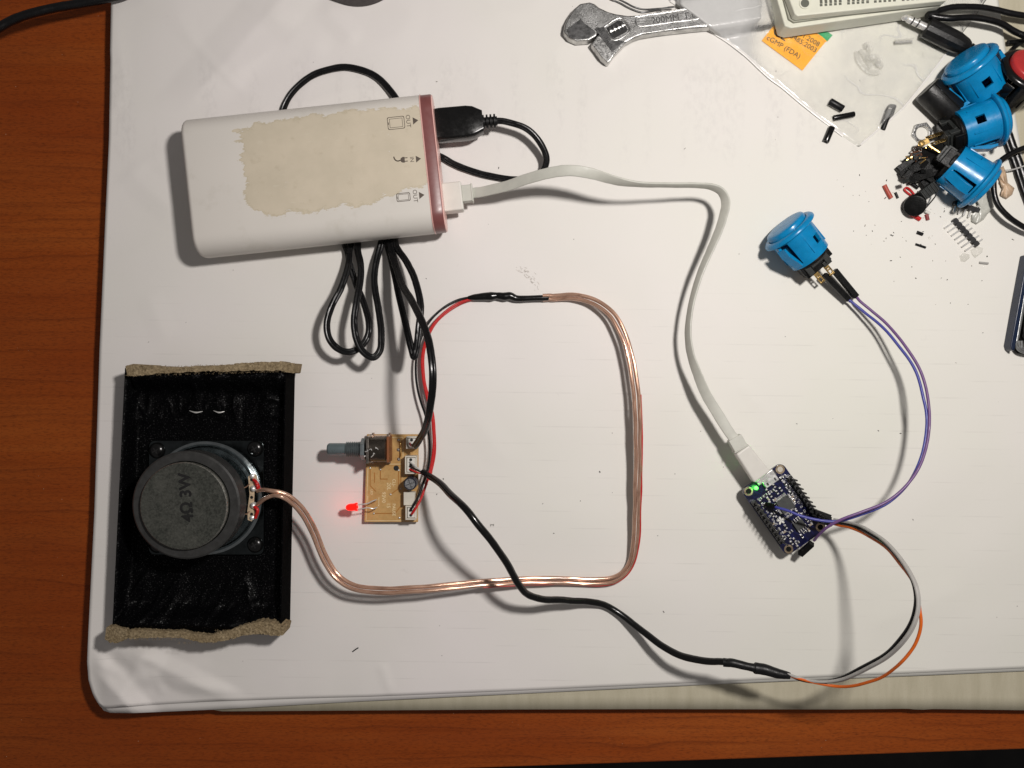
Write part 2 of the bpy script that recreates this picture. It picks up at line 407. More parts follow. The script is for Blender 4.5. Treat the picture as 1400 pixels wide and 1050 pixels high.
# cardboard backing
cbm = NT('beige_cardboard'); v = cbm.coord()
n1 = cbm.noise(cbm.coord(scale=(90, 14, 90)), 2.2, 4, .6); n2 = cbm.noise(v, 1800, 3, .7)
c = cbm.mix(cbm.ramp(n1, .3, .7), lin(176, 169, 146), lin(190, 183, 161)); c = cbm.mix(cbm.ramp(n2, .55, .8, 0, .35), c, lin(140, 130, 105))
cbm.base(Base_Color=c, Roughness=.8); cbm.bump(n2, .2, .0002)
CB = [(280, 968), (300, 972.5), (310, 972.5), (500, 971.3), (700, 970), (900, 969.5), (1150, 970), (1240, 969), (1258, 970.6), (1275, 969.4), (1400, 971), (1500, 971)]
LC = [(-80, 160), (900, 130), (930, 134), (945, 150), (975, 160)]
RC = [(-80, 1500), (1000, 1500)]
def flat_h(px, py): return .12 * noise.noise(Vector((px * .03, py * .05, 2)))
bb = sheet('cardboard_sheet', cbm.m, [(y, x + 3) for y, x in LEFT], RC, [(100, 950), (140, 961), (200, 963), (270, 967.5)] + [(a, q) for a, q in CB], -80, -1.25, 120, 60, th=7.2, hf=flat_h)
tag(bb, 'beige cardboard backing sheet under the white paper, showing along the front edge', 'cardboard')

# ------------------------------------------------------------------ power bank
BH = 4.6                                   # it lies on its own looped cable
BT = 21.5                                  # thickness
c0 = P(431.5, 240.2, BH + BT * .62)
pb = thing('power_bank', 'white power bank with pink end cap and big worn yellowish patch', 'power bank', (c0.x, c0.y, BH), (0, 0, R(6.1)))
def bank_material():
    t = NT('worn_bank_shell'); v = t.coord()
    sp = t.n('ShaderNodeSeparateXYZ', {0: v}); X, Y, Z = sp.outputs
    wob = t.math('MULTIPLY', t.math('SUBTRACT', t.noise(v, 110, 7, .68), .5), .012)
    spl = t.math('MULTIPLY', t.math('SUBTRACT', t.noise(t.coord(scale=(1, 3.5, 1)), 330, 3, .6), .5), .004)
    def halfbox(x, c, hw): return t.math('SUBTRACT', t.math('ABSOLUTE', t.math('SUBTRACT', x, c)), hw)
    dx = halfbox(X, .0115, .0440); 
    # upper limit falls off toward the left end, lower limit rises toward the cap
    ytop = t.math('MINIMUM', .0262, t.math('ADD', .036, t.math('MULTIPLY', X, .42)))
    ybot = t.math('MAXIMUM', t.math('ADD', -.0185, t.math('MULTIPLY', t.math('MAXIMUM', t.math('SUBTRACT', X, .028), 0), .30)), t.math('SUBTRACT', -.030, t.math('MULTIPLY', X, .55)))
    d = t.math('MAXIMUM', dx, t.math('MAXIMUM', t.math('SUBTRACT', Y, ytop), t.math('SUBTRACT', ybot, Y)))
    d = t.math('ADD', t.math('ADD', d, wob), spl)
    spk_ = t.math('MULTIPLY', t.math('MULTIPLY', t.ramp(X, -.034, -.026, 1, 0), t.ramp(Y, .004, .008)), t.math('SUBTRACT', t.noise(t.coord(scale=(.12, 1, 1)), 420, 2), .5))
    d = t.math('SUBTRACT', d, t.math('MULTIPLY', spk_, .016))
    mask = t.ramp(d, -.0004, .0003, 1, 0)
    # islands of shell left inside the patch
    isl = t.ramp(t.noise(t.coord(rot=(0, 0, .6), scale=(1, 1.4, 1)), 85, 5, .65), .665, .68)
    mask = t.math('MULTIPLY', mask, t.math('SUBTRACT', 1, isl))
    edge = t.math('MULTIPLY', t.ramp(d, -.0011, -.0003, 0, 1), mask)
    scr = t.ramp(t.noise(t.coord(rot=(0, 0, .9), scale=(1, 26, 1)), 90, 2), .70, .74)
    nz = t.noise(v, 55, 5, .65)
    shell = t.mix(t.ramp(t.noise(v, 20, 2), .3, .7), lin(214, 209, 202), lin(208, 204, 197))
    shell = t.mix(t.ramp(t.noise(v, 45, 6, .7), .56, .72, 0, .3), shell, lin(176, 170, 156))
    patch = t.mix(t.ramp(nz, .35, .65), lin(203, 192, 172), lin(194, 184, 164))
    patch = t.mix(t.ramp(t.noise(v, 180, 5, .7), .6, .75, 0, .3), patch, lin(150, 138, 112))
    patch = t.mix(t.math('MULTIPLY', edge, .35), patch, lin(160, 148, 112))
    patch = t.mix(t.math('MULTIPLY', scr, .8), patch, lin(214, 208, 190))
    t.base(Base_Color=t.mix(mask, shell, patch), Roughness=t.ramp(mask, 0, 1, .42, .6), Specular_IOR_Level=.4)
    t.bump(t.math('ADD', t.math('MULTIPLY', mask, -1.), t.math('MULTIPLY', t.noise(v, 1200, 3), .12)), .35, .00008)
    return t.m
shell_m = bank_material()
HL, HW = 60.2, 33.2
def section(w, h, r, n=7):      # cross section in the y-z plane, z from 0 to h
    return [(a, q + h / 2) for a, q in rrect(w, h, r, n)]
def extr(b, stations, n=7):
    """loft of rounded sections along local x: (x, width, height, radius, z offset)"""
    vs = []; cnt = None
    for x, ww, hh, r, zo in stations:
        s_ = section(ww, hh, r, n); cnt = len(s_)
        for a, q in s_: vs.append(BM @ Vector((x, a, q + zo)))
    fs = []
    for i in range(len(stations) - 1):
        for k in range(cnt): fs.append((i * cnt + k, i * cnt + (k + 1) % cnt, (i + 1) * cnt + (k + 1) % cnt, (i + 1) * cnt + k))
    fs.append(tuple(range(cnt))[::-1]); fs.append(tuple(range((len(stations) - 1) * cnt, len(stations) * cnt)))
    b.add(vs, fs)
BM = Matrix.Translation(pb.location / S) @ Matrix.Rotation(R(6.1), 4, 'Z')
W2, r_ = 2 * HW, 9.2
capx = HL - 6.1
b = MB(); extr(b, [(-HL, W2 - 6, BT - 6, r_ - 3.2, 3)] + [(-HL + 2.6 * (1 - math.cos(a)), W2 - 6 + 6 * math.sin(a), BT - 6 + 6 * math.sin(a), r_ - 3.2 + 3.2 * math.sin(a), 3 - 3 * math.sin(a)) for a in (R(15), R(30), R(45), R(60), R(75), R(90))] + [(-30, W2, BT, r_, 0), (0, W2, BT, r_, 0), (30, W2, BT, r_, 0), (capx, W2, BT, r_, 0)])
b.build('shell', shell_m, pb, smooth=50)
pink = mat('dusty_pink_plastic', lin(118, 70, 68), .35, var=.06, rvar=.05, bump=.03)
pink_edge = mat('pale_pink_bezel', lin(225, 178, 170), .3, var=.04)
b = MB(); extr(b, [(capx, W2 + .3, BT + .3, r_, -.15), (capx + .5, W2 + .5, BT + .5, r_, -.25), (capx + .62, W2 - .4, BT - .4, r_, .2)]); b.build('bezel', pink_edge, pb, smooth=50)
b = MB(); extr(b, [(capx + .55, W2 - .1, BT - .1, r_, .05), (HL - .9, W2 - .1, BT - .1, r_, .05), (HL - .25, W2 - .9, BT - .9, r_ - .3, .45)]); b.build('end_cap', pink, pb, smooth=50)
b = MB(); extr(b, [(HL - .4, W2 - .55, BT - .55, r_, .27), (HL, W2 - 1.1, BT - 1.1, r_ - .3, .55), (HL + .05, W2 - 2.2, BT - 2.2, r_ - .8, 1.1)]); b.build('bezel', pink_edge, pb, smooth=50)
# printed icons
zt = BH + BT + .02
def bl(px, py): q = P(px, py, zt); return (q.x, q.y, zt)
def outline(b, poly, w_, c, ang):
    m = Matrix.Rotation(R(ang), 3, 'Z')
    inner = [(x * (1 - w_ / max(abs(x), .1)), y * (1 - w_ / max(abs(y), .1))) for x, y in poly]
    n = len(poly); vs = [Vector(c) + m @ Vector((x, y, .02)) for x, y in poly] + [Vector(c) + m @ Vector((x, y, .02)) for x, y in inner]
    b.add(vs, [(i, (i + 1) % n, n + (i + 1) % n, n + i) for i in range(n)])
def tri(b, c, r, ang):
    b.prism([(r * math.cos(R(a + ang)), r * math.sin(R(a + ang)) * 1.15) for a in (0, 120, 240)], 0, .03, c=c)
for cx, cy, w_, h_, ax, ay, tx, ty in ((541.5, 168, 8.2, 6.0, 567, 165, 558, 165.6), (551.5, 269.5, 6.6, 4.1, 575.5, 267, 567.5, 268)):
    b = MB(); outline(b, rrect(w_, h_, .8), .28, bl(cx, cy), 6.1); outline(b, rrect(w_ * .76, h_ * .72, .2), .2, bl(cx, cy), 6.1)
    b.box(Vector(bl(cx, cy)) + Matrix.Rotation(R(6.1), 3, 'Z') @ Vector((-w_ * .44, 0, .02)), (.3, 1.2, .02), Matrix.Rotation(R(6.1), 3, 'Z'))
    b.build('device_icon', ink, pb, smooth=0)
    b = MB(); tri(b, bl(ax, ay), 1.7, 6); b.build('arrow_icon', ink, pb, smooth=0)
    text('OUT', 2.9, bl(tx, ty), -84, ink, 'lettering', pb, .01)
b = MB(); tri(b, bl(571, 217.3), 1.6, 6); b.build('arrow_icon', ink, pb, smooth=0)
text('IN', 2.6, bl(563, 218), -84, ink, 'lettering', pb, .01)
b = MB(); m6 = Matrix.Rotation(R(6.1), 3, 'Z'); q = Vector(bl(551, 218.5))
b.prism([(x * .9, y * .9) for x, y in ((-1.2, -.9), (-.2, -1.5), (.9, -1.5), (.9, 1.5), (-.2, 1.5), (-1.2, .9))], 0, .03, m6, q)
for s_ in (-.8, .8): b.box(q + m6 @ Vector((1.5, s_, .015)), (1.4, .4, .03), m6)
b.tube([q + m6 @ Vector(v_) for v_ in ((-1, 0, 0), (-2.4, -.3, 0), (-3.4, .1, 0), (-4.0, 1.0, 0), (-4.2, 1.9, 0))], .3, wpts=True, n=6, step=4)
b.build('plug_icon', ink, pb, smooth=0)
# ------------------------------------------------------------------ cables
def frame_at(px0, py0, px1, py1, h):
    a = P(px0, py0, h); c = P(px1, py1, h); return a, c, basis(c - a)
# black USB cable: plug, arc to the right, under the bank, two hanging loops, up and over to the amplifier board
uc = thing('usb_cable', 'black usb power cable looping under the power bank and down to the amplifier board', 'cable', P(640, 168, 0))
a, c, m = frame_at(596, 170, 660, 164.5, 14.5)
L = (c - a).length
b = MB()
vs = []; st = [(0, 15.2, 8.2), (2, 15.6, 8.4), (L * .66, 15.6, 8.4), (L * .8, 14.6, 8.2), (L, 10.2, 7.0)]
pr = None
for x, wy, hz in st:
    pr = rrect(wy, hz, 1.4, 3)
    for p_ in pr: vs.append(a + m @ Vector((x, p_[0] + (-.2), p_[1] - 2)))
n_ = len(pr); fs = [(i * n_ + k, i * n_ + (k + 1) % n_, (i + 1) * n_ + (k + 1) % n_, (i + 1) * n_ + k) for i in range(len(st) - 1) for k in range(n_)]
fs += [tuple(range(n_))[::-1], tuple(range((len(st) - 1) * n_, len(st) * n_))]
b.add(vs, fs); b.build('plug', black_gloss, uc, smooth=40)
b = MB(); o1 = a + m @ Vector((L - .3, -.2, -2))
b.lathe([(2.2, 0)] + [(q, x) for k in range(4) for q, x in ((3.4, k * 1.85 + .1), (3.4, k * 1.85 + .95), (2.2, k * 1.85 + 1.0), (2.2, k * 1.85 + 1.8))], o1, m @ Vector((1, 0, 0)), 20)
b.build('strain_relief', black_soft, uc)
def c3(x, y): return (420 + x / 2.917, 310 + y / 2.917)
path = [(671, 165.5, 12.5), (690, 166, 12.5), (716, 174, 12), (738, 194, 10), (747, 219, 7), (739, 238, 4.5), (716, 245.5, 2.5), (690, 244.5, 1.6), (655, 237, 1.4), (620, 224, 1.4), (600, 213, 1.4), (560, 205, 1.4), (515, 235, 1.4), (486, 300, 1.4),
        (*c3(172, 85), 5), (*c3(166, 150), 9), (*c3(137, 240), 13), (*c3(97, 320), 16), (*c3(77, 390), 17), (*c3(87, 445), 17), (*c3(122, 485), 17), (*c3(165, 500), 17), (*c3(208, 484), 16), (*c3(240, 440), 15), (*c3(246, 385), 13.5), (*c3(228, 315), 10.5), (*c3(198, 235), 7.5), (*c3(172, 150), 6.0), (*c3(158, 88), 3.2),
        (455, 300, 3.2), (410, 225, 3.2), (388, 175, 2.2), (387, 152, 1.4), (398, 128, 1.4), (428, 103, 1.4), (472, 92, 1.5), (512, 103, 1.8), (532, 122, 2.4), (545, 145, 3.2), (540, 200, 3.2), (515, 270, 3.2), (492, 320, 3.6),
        (*c3(202, 85), 6), (*c3(214, 150), 10), (*c3(212, 220), 13), (*c3(196, 300), 16.5), (*c3(188, 375), 18.5), (*c3(196, 445), 19.5), (*c3(224, 500), 20), (*c3(262, 522), 20), (*c3(290, 495), 19), (*c3(297, 430), 17), (*c3(285, 330), 13), (*c3(268, 225), 9), (*c3(276, 140), 6), (*c3(294, 75), 3.8),
        (530, 290, 3.6), (541, 280, 3.4), (545, 300, 3.4), (*c3(352, 70), 6), (*c3(402, 150), 12), (*c3(440, 240), 18), (*c3(453, 330), 22), (*c3(444, 420), 23), (*c3(436, 490), 23), (*c3(427, 520), 23), (*c3(418, 490), 22.5), (*c3(398, 410), 20.5), (*c3(375, 310), 17), (*c3(350, 200), 11.5), (*c3(322, 75), 4.6),
        (524, 290, 3.0), (531, 282, 3.0), (535, 300, 3.2), (*c3(330, 65), 6), (*c3(362, 180), 18), (*c3(388, 245), 27), (*c3(430, 320), 37), (*c3(468, 405), 46), (*c3(491, 500), 53), (*c3(500, 600), 55), (*c3(490, 720), 48), (*c3(468, 810), 34), (*c3(446, 852), 23), (*c3(428, 877), 15)]
# thin cable: slight flattening as a twin lead
b = MB(); b.tube(path, .92, 'fig8', step=7, roll=[0 if i > 6 else 20 for i in range(len(path))]); b.build('cord', black_rubber, uc)
for k, (m_, dx) in enumerate(((tin, -1.6), (red_wire, .4))):
    b = MB(); b.tube([(*c3(428, 877), 15), (562 + dx, 610.5, 13.2), (560 + dx, 606, 10.5)], .4, n=8); b.build('wire', m_, uc)

# white flat USB cable
wc = thing('usb_cable', 'flat pale usb cable curving from the power bank to the blue circuit board', 'cable', P(780, 240, 0))
a, c, m = frame_at(604.5, 270.5, 632, 267.5, 15.5); L = (c - a).length
m = basis((c - a))
b = MB(); b.box(a + m @ Vector((L / 2, .2, -3.4)), (L, 14.0, 7.6), m); b.build('plug', white_plastic, wc, bevel=.8, seg=3)
b = MB(); b.box(a + m @ Vector((L + 2.6, 1.4, -3.4)), (5.4, 8.0, 4.8), m); b.box(a + m @ Vector((L + 4.8, 1.4, -3.4)), (.9, 9.0, 5.4), m); b.build('collar', white_rubber, wc, bevel=.4)
wp = [(645, 264.3, 12.5), (662, 261.5, 15), (690, 255, 20), (720, 245.5, 26), (750, 236.5, 31), (778, 233.5, 34), (805, 236.5, 34), (835, 245, 32.5), (870, 251, 30), (910, 252.5, 27), (950, 253, 24), (972, 255, 22), (986, 262.5, 20.5), (992.5, 277, 20), (988, 300, 20), (974, 335, 20), (958, 372, 19), (946, 410, 18), (941, 445, 17.5), (945, 485, 17), (960, 527, 16.5), (980, 565, 16), (998, 592, 16), (1006, 602, 16)]
rl = [0, 0, 0, 3, 5, 8, 22, 52, 80, 84, 82, 76, 66, 52, 52, 60, 68, 74, 72, 62, 35, 10, 0, 0]
b = MB(); b.tube(wp, .62, 'flat', w=2.55, step=8, roll=[-q for q in rl]); b.build('cord', white_rubber, wc)
a, c, m = frame_at(1004, 598, 1013, 613.5, 16); 
b = MB(); L = (c - a).length; b.box((a + c) / 2 + Vector((0, 0, -1.0)), (L, 7.0, 4.2), m); b.box(c + Vector((0, 0, -1.0)), (.8, 7.9, 4.9), m); b.build('collar', white_rubber, wc, bevel=.5)
a, c, _ = frame_at(1013, 613.5, 1041.5, 652, 14.6); a.z = 15; c.z = 13.8; m = basis(c - a)
b = MB(); L = (c - a).length; b.prism([(0, -4.0), (L, -4.9), (L, 4.9), (0, 4.0)], -2.6, 2.6, m, a + Vector((0, 0, -.5))); b.build('micro_plug', white_plastic, wc, bevel=1.1, seg=3)
b = MB(); b.box(c + m @ Vector((1.2, 0, -.8)), (3.2, 6.6, 1.8), m); b.build('metal_tip', tin, wc, bevel=.2)

# speaker wire
def copper():
    t = NT('clear_sheathed_copper'); uv = t.n('ShaderNodeTexCoord').outputs['UV']
    sp = t.n('ShaderNodeSeparateXYZ', {0: uv}); U, V = sp.outputs[0], sp.outputs[1]
    ph = t.math('ADD', t.math('MULTIPLY', U, 11.), t.math('MULTIPLY', V, .045))
    st = t.math('SINE', t.math('MULTIPLY', ph, math.tau)); st01 = t.ramp(st, -1, 1)
    nz = t.noise(t.coord('UV', scale=(14, .12, 1)), 1.2, 4, .7)
    c = t.mix(st01, lin(170, 120, 94), lin(250, 210, 184))
    c = t.mix(t.ramp(nz, .45, .72), c, lin(132, 96, 80))
    t.base(Base_Color=c, Metallic=.6, Roughness=.22, Coat_Weight=.7, Coat_Roughness=.12)
    t.bump(st01, .3, .0002); return t.m
copper_m = copper()
sw = thing('speaker_wire', 'clear sheathed copper twin wire looping from the speaker to the amplifier board', 'wire', P(640, 800, 0))
main = [(383, 676, 24), (396, 682, 22.5), (412, 697, 20), (430, 730, 17), (447, 768, 16), (462, 790, 16), (485, 803, 16.5), (520, 808, 17), (560, 806.5, 16.5), (610, 802, 14), (660, 797.5, 10.5), (710, 794, 7), (760, 793, 4.5), (800, 794.5, 3.2), (835, 793, 3), (852, 784, 3.6), (863, 768, 5), (869, 740, 7), (871, 690, 9.5), (872, 640, 11), (872, 590, 12), (870, 540, 12), (862, 490, 11), (850, 452, 9.5), (835, 428, 8), (812, 412, 6), (785, 406, 4.5), (762, 406, 3.2), (742, 407, 3)]
W = [P(*p) for p in main]
def offset(Wp, d, tw=None, dz=0):
    out = []
    for i, p in enumerate(Wp):
        T = (Wp[min(i + 1, len(Wp) - 1)] - Wp[max(i - 1, 0)]).normalized(); N = Vector((T.y, -T.x, 0)).normalized(); B = N.cross(T)
        a_ = R(tw[i]) if tw else 0
        out.append(p + (N * math.cos(a_) + B * math.sin(a_)) * d + Vector((0, 0, dz)))
    return out
tw = [50, 45, 30, 35, 40, 40, 40, 35, 40, 40, 30, 10, 0, 0, 20, 45, 50, 40, 35, 30, 20, 10, 0, -10, 0, 10, 30, 40, 40]
term = [[(352, 671, 20), (361, 669.5, 22.5), (372, 671, 24)], [(352, 690, 20), (362, 682, 22.5), (373, 677.5, 24)]]
for k, d in enumerate((1.15, -1.15)):
    pts = [P(*q) for q in term[1 - k if False else (1 if d > 0 else 0)]] + offset(W, d, tw)
    b = MB(); b.tube(pts, 1.02, wpts=True, n=14, step=6); b.build('conductor', copper_m, sw)
strip = offset(W, 2.05, tw)
b = MB(); b.tube([p + Vector((0, 0, -.1)) for p in strip[10:22]], .5, wpts=True, n=8, step=6); b.build('stripe', red_wire, sw)
b = MB(); b.tube([(750, 407, 3), (742, 407.5, 3.1), (722, 408, 3.2), (705, 408, 3.0), (697, 405, 3.2), (690, 406, 3.2), (680, 405, 3.2), (672, 405.5, 3.2), (664, 405.5, 3), (650, 406.5, 3), (640, 407.5, 3)], 1.5, radii=[1.55, 1.5, 1.45, 1.7, 2.0, 2.1, 1.7, 2.25, 2.0, 1.7, 1.0], n=18, step=8)
b.build('heat_shrink', black_gloss, sw)
rw = [(645, 408.5, 3), (628, 414, 3.2), (611, 425, 4), (592, 443, 5), (582, 464, 5.5), (577, 488, 5.5), (578, 516, 6), (585, 547, 6.5), (591, 572, 7), (593, 601, 7), (591, 629, 7), (585, 656, 8), (576, 680, 10), (565, 700, 11), (561, 704, 8.5)]
bw = [(645, 406, 3), (627, 410, 3.2), (608, 420, 4), (588, 438, 5), (577, 457, 5.5), (569, 490, 5.5), (569, 520, 6), (576, 550, 6.5), (583, 573, 7), (587, 601, 7), (587, 630, 7), (580, 658, 8.5), (571, 680, 10.5), (562, 696, 11), (559.5, 699, 8.5)]
b = MB(); b.tube(rw, .62, n=10); b.build('wire', red_wire, sw)
b = MB(); b.tube(bw, .58, n=10); b.build('wire', black_rubber, sw)
b = MB(); b.tube([(p[0] + 2.2, p[1] + .8, p[2] - 1.1) for p in rw[:12]], .5, n=10); b.build('wire', red_wire, sw)

# audio cable with its splice and four thin jumper leads
ac = thing('audio_cable', 'black audio cable from the amplifier board spliced to thin wires of the blue board', 'cable', P(825, 826, 0))
ap = [(578, 645, 13.5), (590, 652, 18), (612, 671, 32), (640, 700, 46), (668, 735, 46), (693, 771, 38), (710, 800, 31), (722, 813, 26), (742, 819, 21), (775, 821, 13), (805, 823, 6), (828, 828, 2.6), (850, 841, 3.4), (880, 864, 9), (905, 883, 15), (930, 896, 21), (960, 902.5, 27), (995, 905, 33)]
b = MB(); b.tube(ap, 1.72, n=16, step=8, radii=[1.4, 1.55] + [1.7] * 15 + [1.55]); b.build('cord', black_gloss, ac)
b = MB(); b.tube([(989, 905.5, 32), (1003, 907, 33.5), (1022, 911, 34.5), (1030, 913, 35), (1032, 913.5, 35), (1045, 916, 36), (1060, 920, 37), (1068, 921.5, 37.5), (1080, 924, 38)], 2.0, radii=[2.0, 2.0, 1.8, 1.9, 2.6, 2.6, 2.35, 2.1, 1.5], n=18, step=6); b.build('heat_shrink', black_soft, ac)
for m_, pts in ((tin, [(580, 646.5, 14), (572, 641, 13), (560, 631, 10.5)]), (black_rubber, [(580, 647, 14), (573, 644, 13.5), (560, 637, 10.5)]), (red_wire, [(580, 648, 14), (572, 646.5, 13), (560, 641.5, 10.5)])):
    b = MB(); b.tube(pts, .4, n=8); b.build('wire', m_, ac)
def c8(x, y): return (1120 + x / 2.143, 560 + y / 2.143)
orange = [(1076.0, 922.5, 38.0), (1095.0, 928, 39.5), (1120.0, 934, 42.0), (1143.0, 938, 44.4), (1167.0, 937, 50.5), (1204.0, 926, 61.2), (1232.0, 905, 71.2), (1251.0, 882, 75.0), (1259.0, 854, 77.5), (1258.0, 835, 77.5), (1253.0, 807, 75.0), (1244.0, 789, 70.0), (1230.0, 770, 62.5), (1209.0, 747, 50.0), (1181.0, 729, 35.6), (1160.0, 721.5, 26.4), (1148.0, 718.5, 21.5), (1136.0, 715, 18.5)]
grey = [(1076.0, 921.5, 38.0), (1098.0, 928, 39.0), (1120.0, 931.5, 42.0), (1148.0, 930.5, 47.0), (1176.0, 919.5, 55.0), (1213.0, 898, 66.2), (1237.0, 877, 73.8), (1252.0, 850, 77.5), (1257.0, 828, 77.5), (1253.0, 801, 75.0), (1240.0, 775, 67.5), (1215.0, 744, 53.2), (1184.0, 722, 37.0), (1160.0, 714.5, 26.4), (1140.0, 710, 20.0)]
grey2 = [(x - 2.0, y - .5, h + .8) if 2 < i < 13 else (x, y, h + .6) for i, (x, y, h) in enumerate(grey)]
blk = [(1076.0, 922, 37.0), (1096.0, 929.5, 38.0), (1118.0, 932, 41.0), (1146.0, 927.5, 45.8), (1174.0, 914.5, 53.6), (1208.0, 894.5, 64.2), (1232.0, 872, 72.5), (1247.0, 846, 76.2), (1252.0, 822, 76.2), (1248.0, 797, 72.5), (1235.0, 772, 65.0), (1210.0, 744, 51.4), (1180.0, 724.5, 35.6), (1160.0, 717.5, 26.4), (1138.0, 712.5, 19.0)]
for m_, pts in ((orange_wire, orange), (grey_wire, grey), (grey_wire, grey2), (black_rubber, blk)):
    b = MB(); b.tube(pts, .66, n=10); b.build('wire', m_, ac)

# ------------------------------------------------------------------ speaker enclosure
sb = thing('speaker_box', 'black fabric covered box with a bare speaker magnet and ragged tan edges', 'speaker', P(275, 684, 0))
cor = [P(171, 503, 16.5), P(391, 505, 16.5), P(384, 868, 16.5), P(153.5, 862, 16.5)]
def fabric():
    t = NT('black_satin_fabric'); v = t.coord()
    wv = t.n('ShaderNodeTexVoronoi', {'Vector': t.coord(scale=(1, 1.3, 1)), 'Scale': 1300.}).outputs['Distance']
    n1 = t.noise(v, 300, 4, .65)
    t.base(Base_Color=(.0015, .0015, .0018), Roughness=t.ramp(n1, .35, .65, .40, .58), Specular_IOR_Level=t.ramp(t.noise(v, 1500, 2, .5), .60, .72, .04, 1.))
    t.bump(t.math('ADD', t.math('MULTIPLY', wv, 1.0), t.math('MULTIPLY', n1, .3)), .32, .0003)
    return t.m
fab = fabric()
NXf, NYf = 120, 180
def fab_pt(u, v):
    p = (cor[0] * (1 - u) + cor[1] * u) * (1 - v) + (cor[3] * (1 - u) + cor[2] * u) * v
    a_ = abs(u * 2 - 1); b_ = abs(v * 2 - 1)
    h = 7.3 + 9.3 * max(sm(.90, .99, a_), sm(.80, .95, b_))
    q = Vector((u * 5, v * 7.5, 0))
    q2 = Vector((q.x * .9 + .35 * q.y, q.y * .55 - .3 * q.x * (1 if v < .5 else -1), 0))
    wr = 1 - abs(noise.noise(q2 * 1.1 + Vector((noise.noise(q2 * .8) * .8, 0, 3)))) * 2.6
    wr2 = 1 - abs(noise.noise(q2 * 2.4 + Vector((7, noise.noise(q2 * 1.5), 1)))) * 2.6
    k = sm(.52, .72, b_) * (1 - sm(.93, .99, b_)) * (1 - sm(.9, .97, a_)) + .25 * (1 - sm(.93, .99, a_)) * sm(.55, .9, a_)
    h += k * (2.6 * max(0, wr) ** 2 + .9 * max(0, wr2) ** 2)
    h += .1 * noise.noise(q * 3)
    return Vector((p.x, p.y, h))
b = MB(); vs = [fab_pt(i / NXf, j / NYf) for j in range(NYf + 1) for i in range(NXf + 1)]
b.add(vs, [(j * (NXf + 1) + i, (j + 1) * (NXf + 1) + i, (j + 1) * (NXf + 1) + i + 1, j * (NXf + 1) + i + 1) for j in range(NYf) for i in range(NXf)])
per = [fab_pt(i / NXf, 0) for i in range(NXf)] + [fab_pt(1, j / NYf) for j in range(NYf)] + [fab_pt(1 - i / NXf, 1) for i in range(NXf)] + [fab_pt(0, 1 - j / NYf) for j in range(NYf)]
o = b.build('fabric_cover', fab, sb, smooth=60)
matte = mat('matte_black_cloth', (.0025, .0022, .0022), .95, var=.4, vs=1500, spec=.02, bump=.5, bs=1500)
b = MB(); n_ = len(per); b.add(per + [Vector((p.x * 1.0, p.y, .3)) for p in per], [(i, (i + 1) % n_, n_ + (i + 1) % n_, n_ + i) for i in range(n_)])
b.build('side_cover', matte, sb, smooth=60)
def felt():
    t = NT('tan_fibre_board'); v = t.coord()
    n1 = t.noise(v, 900, 5, .75); n2 = t.noise(v, 150, 4, .6)
    c = t.mix(t.ramp(n1, .35, .7), lin(104, 90, 68), lin(196, 176, 142)); c = t.mix(t.ramp(n2, .4, .7, 0, .5), c, lin(122, 104, 76))
    t.base(Base_Color=c, Roughness=.95, Specular_IOR_Level=.1); t.bump(n1, 1., .0010); return t.m
felt_m = felt()
b = MB(); b.pxprism(ragged([(173, 508), (181, 506), (215, 506), (260, 505), (310, 503), (350, 501), (385, 500.5), (404, 504)], [14, 17, 10, 8, 9, 11, 13, 12], .8), 9, 19.6)
b.build('torn_edge', felt_m, sb, bevel=.5, seg=2)
b = MB(); b.pxprism(ragged([(170, 868), (186, 867), (220, 867), (250, 868), (275, 873), (290, 873.5), (310, 869), (335, 861.5), (360, 858), (375, 861), (388, 864)], [9, 12, 9, 9, 11, 11, 11, 14, 17, 17, 10], .8), 8, 19.8)
b.build('torn_edge', felt_m, sb, bevel=.5, seg=2)
b = MB(); b.pxprism(ragged([(144, 866), (152, 867), (162, 868), (173, 868)], [16, 22, 21, 13], 1.0), 6, 20.4)
b.build('torn_edge', felt_m, sb, bevel=.5, seg=2, label='small tan corner flap')
b = MB()
for k in range(520):
    top_ = k < 240; f = random.random()
    x = 172 + 232 * f if top_ else 146 + 242 * f
    y = (508 - 6 * f + random.choice((-5.5, 5.5))) if top_ else (868 + (5 if .4 < f < .6 else 0) - (7 if f > .75 else 0) + random.choice((-6, 6)))
    q = P(x, y, 19.6 + random.uniform(-1.5, .5)); d_ = Vector((random.gauss(0, 1), random.gauss(0, 1.3), random.gauss(0, .6))).normalized(); L_ = random.uniform(.5, 1.5)
    b.box(q, (L_, .09, .09), basis(d_))
fb_ = b.build('loose_fibres', felt_m, sb, smooth=0); fb_['kind'] = 'stuff'
# pale slivers put in as two glints on the black cloth beside the speaker
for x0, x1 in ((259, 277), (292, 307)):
    b = MB(); b.tube([(x0, 561.5, 9.5), ((x0 + x1) / 2, 564, 10), (x1, 562.5, 9.5)], .5, radii=[.12, .45, .15], n=10); b.build('glint_sliver', tin, sb)
